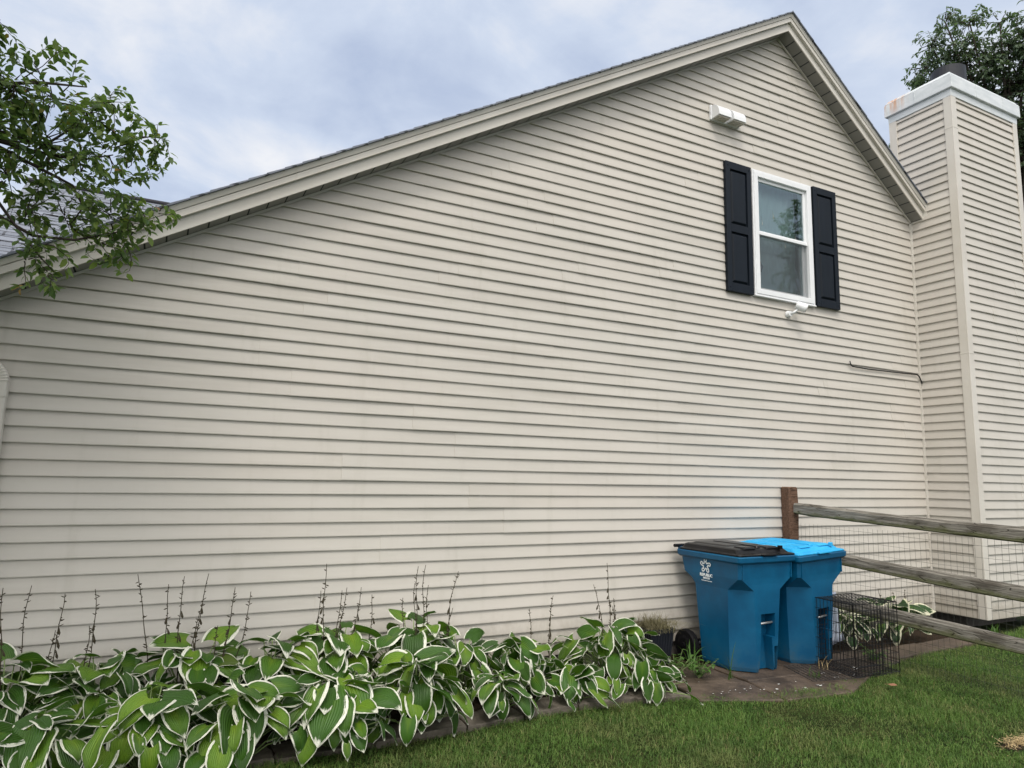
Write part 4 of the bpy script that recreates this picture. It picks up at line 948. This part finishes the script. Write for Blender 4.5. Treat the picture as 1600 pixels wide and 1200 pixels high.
for i in range(n):
    for j in range(n): b.f.append((i * (n + 1) + j, (i + 1) * (n + 1) + j, (i + 1) * (n + 1) + j + 1, i * (n + 1) + j + 1)); b.r.append(0)
b.build('dry_moss', MT['potsoil'], pl, smooth=True)
t = tuft('dry_grass', 0, 0, 520, .17, 2.0, 9, None, None, MT['straw'], .0018, .285); t.parent = pl; t.data.materials[0] = MT['potsoil']
# straw patch, hole, brown leaf
b = MB(); rs = random.Random(18); rings = []
for rr_, z in ((1.0, -.004), (.7, .012), (.35, .014), (.12, .004)):
    rings.append([(5.10 + .19 * rr_ * math.cos(a) * (1 + .15 * math.sin(3 * a)), -2.655 + .085 * rr_ * math.sin(a) * (1 + .2 * math.cos(2 * a)), GZ + z + rs.uniform(-.003, .003)) for a in [2 * math.pi * i / 26 for i in range(26)]])
b.loft(rings, (False, True)); tag(b.build('bare_earth', MT['soil'], smooth=True), kind='structure')
b = MB(); rs = random.Random(8)
for i in range(520):
    x = 5.08 + rs.gauss(0, .095); y = -2.655 + rs.gauss(0, .035); a = rs.gauss(.5, 1.3); l_ = rs.uniform(.012, .045); z = GZ + .012 + rs.uniform(0, .022)
    d = Vector((math.cos(a) * l_, math.sin(a) * l_, rs.uniform(-.006, .006))); s_ = Vector((-math.sin(a), math.cos(a), 0)) * .0012; p = Vector((x, y, z))
    b.add([tuple(p - s_), tuple(p + d - s_), tuple(p + d + s_), tuple(p + s_)], [(0, 1, 2, 3)], rs.random())
tag(b.build('straw', MT['straw']), 'patch of loose yellow straw on a bare spot in the lawn', 'straw', kind='stuff')
b = MB(); heart_leaf(b, (0, 0, .03), 2.2, .1, .075, .028, .3, .5, rs, .3); o = b.build('dead_leaf', MT['deadleaf'], smooth=True, uv=True); o.location = (5.40, -1.60, GZ + .02); tag(o, 'single brown dead leaf lying on the lawn before the crate', 'leaf')

# ------------------------------------------------------------------ trees
def small_leaf(V, F, Rn, p, d, n, L, w, r_):
    s_ = d.cross(n); 
    if s_.length < 1e-4: s_ = Vector((1, 0, 0))
    s_.normalize(); n = s_.cross(d).normalized(); o = len(V)
    V += [tuple(p), tuple(p + d * L * .30 + s_ * w * .85 + n * w * .25), tuple(p + d * L * .68 + s_ * w * .72 + n * w * .12), tuple(p + d * L - n * L * .12), tuple(p + d * L * .68 - s_ * w * .72 + n * w * .12), tuple(p + d * L * .30 - s_ * w * .85 + n * w * .25), tuple(p + d * L * .33), tuple(p + d * L * .68)]
    F += [(o, o + 1, o + 6), (o + 1, o + 2, o + 7, o + 6), (o + 2, o + 3, o + 7), (o, o + 6, o + 5), (o + 5, o + 6, o + 7, o + 4), (o + 4, o + 7, o + 3)]; Rn += [r_] * 6
def crown(blobs, name, wood, per_vol, tw_len, leafL, leafW, seed, lmat, parent, hang=.3, base=None, twr=.0022):
    rs = random.Random(seed); V, F, Rn = [], [], []; wd = MB()
    for (x, y, z, r_) in blobs:
        c = Vector((x, y, z)); nt_ = max(3, int(per_vol * r_ * r_))
        for i in range(nt_):
            # start inside the blob, grow outward
            u = Vector((rs.gauss(0, 1), rs.gauss(0, 1), rs.gauss(0, 1))).normalized(); st_ = c + u * r_ * rs.uniform(.0, .72)
            dr = (u + Vector((rs.gauss(0, .5), rs.gauss(0, .5), rs.gauss(.1, .4)))).normalized(); L = tw_len * rs.uniform(.5, 1.15) * min(1, r_ / .14 + .25); pts = [st_]; n = 6
            for q in range(n):
                dr = (dr + Vector((rs.gauss(0, .16), rs.gauss(0, .16), rs.gauss(-.03, .14)))).normalized(); nxt = pts[-1] + dr * L / n
                if (nxt - c).length > r_ * 1.08: dr = (dr - (nxt - c).normalized() * .8 + Vector((0, 0, -.2))).normalized(); nxt = pts[-1] + dr * L / n
                pts.append(nxt)
            wd.tube([c.lerp(st_, .35) + Vector((rs.gauss(0, .02), rs.gauss(0, .02), 0)) * r_] + pts, [twr * 1.7] + [twr * (1 - .7 * q / n) for q in range(n + 1)], 4, cap=False)
            nl = max(4, int(L / (leafL * .42)))
            for q in range(nl):
                t = (q + .5) / nl * n; i0 = min(n - 1, int(t)); p = pts[i0].lerp(pts[i0 + 1], t - i0); ax = (pts[i0 + 1] - pts[i0]).normalized()
                for sd_ in (1, -1):
                    if rs.random() < .12: continue
                    sv = ax.cross(Vector((rs.gauss(0, .5), rs.gauss(0, .5), 1))).normalized() * sd_
                    d = (ax * .7 + sv * 1.0 + Vector((rs.gauss(0, .25), rs.gauss(0, .25), -hang + rs.gauss(0, .25)))).normalized()
                    nn = Vector((rs.gauss(0, .45), rs.gauss(0, .45), 1)).normalized(); ll = leafL * rs.uniform(.65, 1.15)
                    small_leaf(V, F, Rn, p + d * .006, d, nn, ll, leafW * ll / leafL, rs.random())
    me = bpy.data.meshes.new(name); me.from_pydata(V, [], F); me.update(); a = me.attributes.new('rnd', 'FLOAT', 'FACE'); a.data.foreach_set('value', Rn); me.shade_smooth()
    obj(name, me, lmat, parent)
    for poly, rad in wood: wd.tube([Vector(p) for p in poly], rad, 7)
    return wd
LT = [(-.71, -1.73, 3.29, .28), (-.57, -1.61, 3.32, .22), (-.43, -1.58, 3.30, .19), (-.34, -1.60, 3.37, .12), (-.61, -1.62, 3.08, .28), (-.23, -1.47, 3.27, .12), (-.35, -1.51, 3.16, .17), (-.45, -1.56, 2.99, .16), (-.26, -1.47, 3.10, .09), (-.49, -1.49, 2.79, .17), (-.30, -1.49, 2.82, .16), (-.15, -1.49, 2.85, .08), (-.62, -1.61, 2.76, .15), (-.57, -1.56, 2.63, .13), (-.70, -1.66, 2.88, .18), (-.88, -1.67, 3.06, .36), (-.92, -1.64, 2.74, .22), (-.61, -1.6, 2.53, .07), (-.52, -1.57, 2.49, .055), (-.35, -1.5, 2.70, .09), (-.24, -1.45, 2.72, .06), (-.76, -1.87, 3.50, .13), (-.14, -1.42, 3.24, .09), (-.17, -1.45, 3.14, .08), (-.10, -1.46, 2.90, .07), (-.38, -1.50, 2.86, .13), (-.2, -1.47, 2.79, .09)]
LT2 = [(-1.2, -1.8, 3.3, .45), (-1.6, -1.5, 3.7, .55), (-1.3, -2.3, 3.6, .5), (-2.1, -2.0, 4.1, .6), (-1.35, -1.2, 3.1, .40), (-1.9, -1.2, 3.2, .5), (-2.5, -1.4, 3.6, .5), (-2.6, -2.4, 3.5, .5), (-1.0, -2.0, 3.75, .35), (-1.2, -1.75, 2.75, .3), (-1.6, -3.0, 4.2, .7), (-.9, -2.9, 4.7, .6), (-1.0, -2.2, 4.3, .55), (-2.6, -3.2, 4.6, .8), (-1.9, -2.4, 5.2, .8), (-2.9, -1.8, 5.0, .8), (-1.5, -3.6, 5.0, .7), (-1.4, -1.6, 4.6, .6), (-2.2, -1.2, 4.4, .6), (-3.2, -2.6, 4.0, .7), (-2.2, -3.6, 3.6, .6), (-1.5, -2.6, 3.3, .5)]  # rest of the crown, out of view; higher masses added to shade the wall
rc = random.Random(5)
LT3 = [(rc.uniform(-4.8, -1.9 - .15 * max(0, zc_ - 5)), rc.uniform(-3.9, -1.0), zc_, rc.uniform(.6, .95)) for zc_ in [4.2 + 4.2 * i / 38 for i in range(38)]]  # unseen upper crown, added to shade the left end of the wall
tree = empty('branching_tree', (-2.3, -2.0, GZ), 0, 'leafy tree whose lower branches reach in front of the roof at the left', 'tree')
tw = Vector((-2.3, -2.0, GZ))
def loc(bl): return [(x - tw.x, y - tw.y, z - tw.z, r_) for x, y, z, r_ in bl]
def lp(*pts): return [Vector(p) - tw for p in pts]
wood = [(lp((-1.6, -1.8, 2.95), (-1.1, -1.72, 3.02), (-.85, -1.68, 3.05), (-.62, -1.62, 3.04), (-.45, -1.57, 3.06), (-.32, -1.52, 3.14)), [.022, .015, .012, .009, .006, .003]),
        (lp((-.85, -1.68, 3.05), (-.60, -1.58, 2.98), (-.47, -1.54, 2.94), (-.42, -1.52, 2.85), (-.46, -1.52, 2.76)), [.010, .008, .006, .005, .003]),
        (lp((-1.2, -1.74, 3.0), (-.95, -1.68, 2.86), (-.75, -1.64, 2.80), (-.66, -1.62, 2.68), (-.56, -1.58, 2.56), (-.50, -1.56, 2.50)), [.014, .010, .008, .006, .004, .002]),
        (lp((-.75, -1.64, 2.72), (-.60, -1.56, 2.66), (-.44, -1.52, 2.68), (-.32, -1.49, 2.74), (-.18, -1.48, 2.80)), [.008, .007, .006, .004, .002]),
        (lp((-1.0, -1.72, 3.04), (-.80, -1.75, 3.25), (-.62, -1.68, 3.35), (-.45, -1.60, 3.42)), [.014, .010, .007, .003]),
        (lp((-.62, -1.62, 3.04), (-.50, -1.58, 3.20), (-.36, -1.56, 3.30)), [.007, .005, .002])]
wd = crown(loc(LT), 'foliage', wood, 330, .25, .049, .0135, 31, MT['nearleaf'], tree)
wd.build('branches', MT['bark'], tree, smooth=True)
wd = crown(loc(LT2), 'crown', [], 85, .36, .068, .019, 32, MT['nearleaf'], tree)
wd2 = crown(loc(LT3), 'shade_crown', [], 110, .5, .095, .030, 33, MT['nearleaf'], tree)
for b_ in loc(LT3): wd2.tube([(0, 0, 2.0), (b_[0] * .3, b_[1] * .3, 2.0 + (b_[2] - 2.0) * .6), b_[:3]], [.05, .03, .012], 6)
wd2.build('shade_crown_limbs', MT['bark'], tree, smooth=True)
for b_ in loc(LT2): wd.tube([(0, 0, 2.0), (b_[0] * .5, b_[1] * .5, 2.0 + (b_[2] - 2.0) * .6), b_[:3]], [.05, .03, .012], 6)
wd.tube([(0, 0, 2.0), (.35, .12, 2.6), (.7, .2, 3.0)], [.05, .035, .022], 7)
wd.build('limbs', MT['bark'], tree, smooth=True)
b = MB(); b.tube([(0, 0, -.05), (.03, 0, .4), (-.02, .03, 1.2), (0, 0, 2.1)], [.13, .10, .085, .065], 14); b.build('trunk', MT['bark'], tree, smooth=True)

RT = [(15.9, 3.97, 11.73, .47), (15.86, 4.16, 11.6, .26), (15.78, 3.72, 12.13, .45), (15.75, 3.34, 12.48, .33), (16.05, 2.97, 12.34, .40), (16.13, 3.26, 11.97, .62), (16.42, 3.23, 11.55, .62), (16.6, 2.9, 11.51, .6), (16.39, 2.51, 12.17, .28), (16.67, 2.51, 11.71, .5), (16.84, 2.27, 11.62, .75), (17.19, 2.43, 10.87, 1.0), (17.02, 2.82, 10.86, .7), (16.73, 3.07, 11.15, .59), (17.64, 2.73, 9.7, .89), (17.41, 1.96, 10.84, 1.4), (18.24, 1.97, 9.05, 2.0), (16.14, 5.13, 10.02, .25), (16.87, 1.75, 11.94, .8), (16.24, 3.81, 11.32, .7), (16.73, 3.69, 10.57, 1.1), (17.02, 4.24, 9.38, 1.18), (17.4, 3.24, 9.71, 1.38)]
def big_tree(x, y, blobs, label, seed, per, ll=.115, tl=.5, mtl='farleaf', rtr=.22):
    t_ = empty('tree', (x, y, GZ), 0, label, 'tree'); o_ = Vector((x, y, GZ)); bl = [(a - x, b_ - y, c - GZ, r_) for a, b_, c, r_ in blobs]
    wd = crown(bl, 'crown', [], per, tl, ll, ll * .24, seed, MT[mtl], t_, hang=.8, twr=.008)
    zt_ = min(c for _, _, c, _ in bl) * .75
    for a, b_, c, r_ in bl: wd.tube([(0, 0, zt_), (a * .45, b_ * .45, zt_ + (c - zt_) * .6), (a, b_, c)], [.09, .05, .015], 6)
    wd.build('limbs', MT['bark'], t_, smooth=True)
    b = MB(); b.tube([(0, 0, -.1), (.05, .02, 1), (-.05, 0, zt_ * .6), (0, 0, zt_ + .1)], [rtr * 1.4, rtr, rtr * .8, rtr * .5], 14); b.build('trunk', MT['bark'], t_, smooth=True)
big_tree(17.8, 3.2, RT, 'tall dark tree rising behind the chimney at the upper right', 41, 95)
rs = random.Random(77)
MB2 = []
for i in range(38):
    a = rs.uniform(0, 6.28); r_ = 2.3 * rs.random() ** .5; z = rs.uniform(4.5, 10.9); MB2.append((18.9 + r_ * math.cos(a) * (1.15 - z * .04), -9.5 + r_ * math.sin(a), z, rs.uniform(.45, .8)))
big_tree(18.9, -9.5, MB2, 'tree across the lawn, mirrored faintly in the upper window pane', 52, 34, ll=.17, tl=.7)
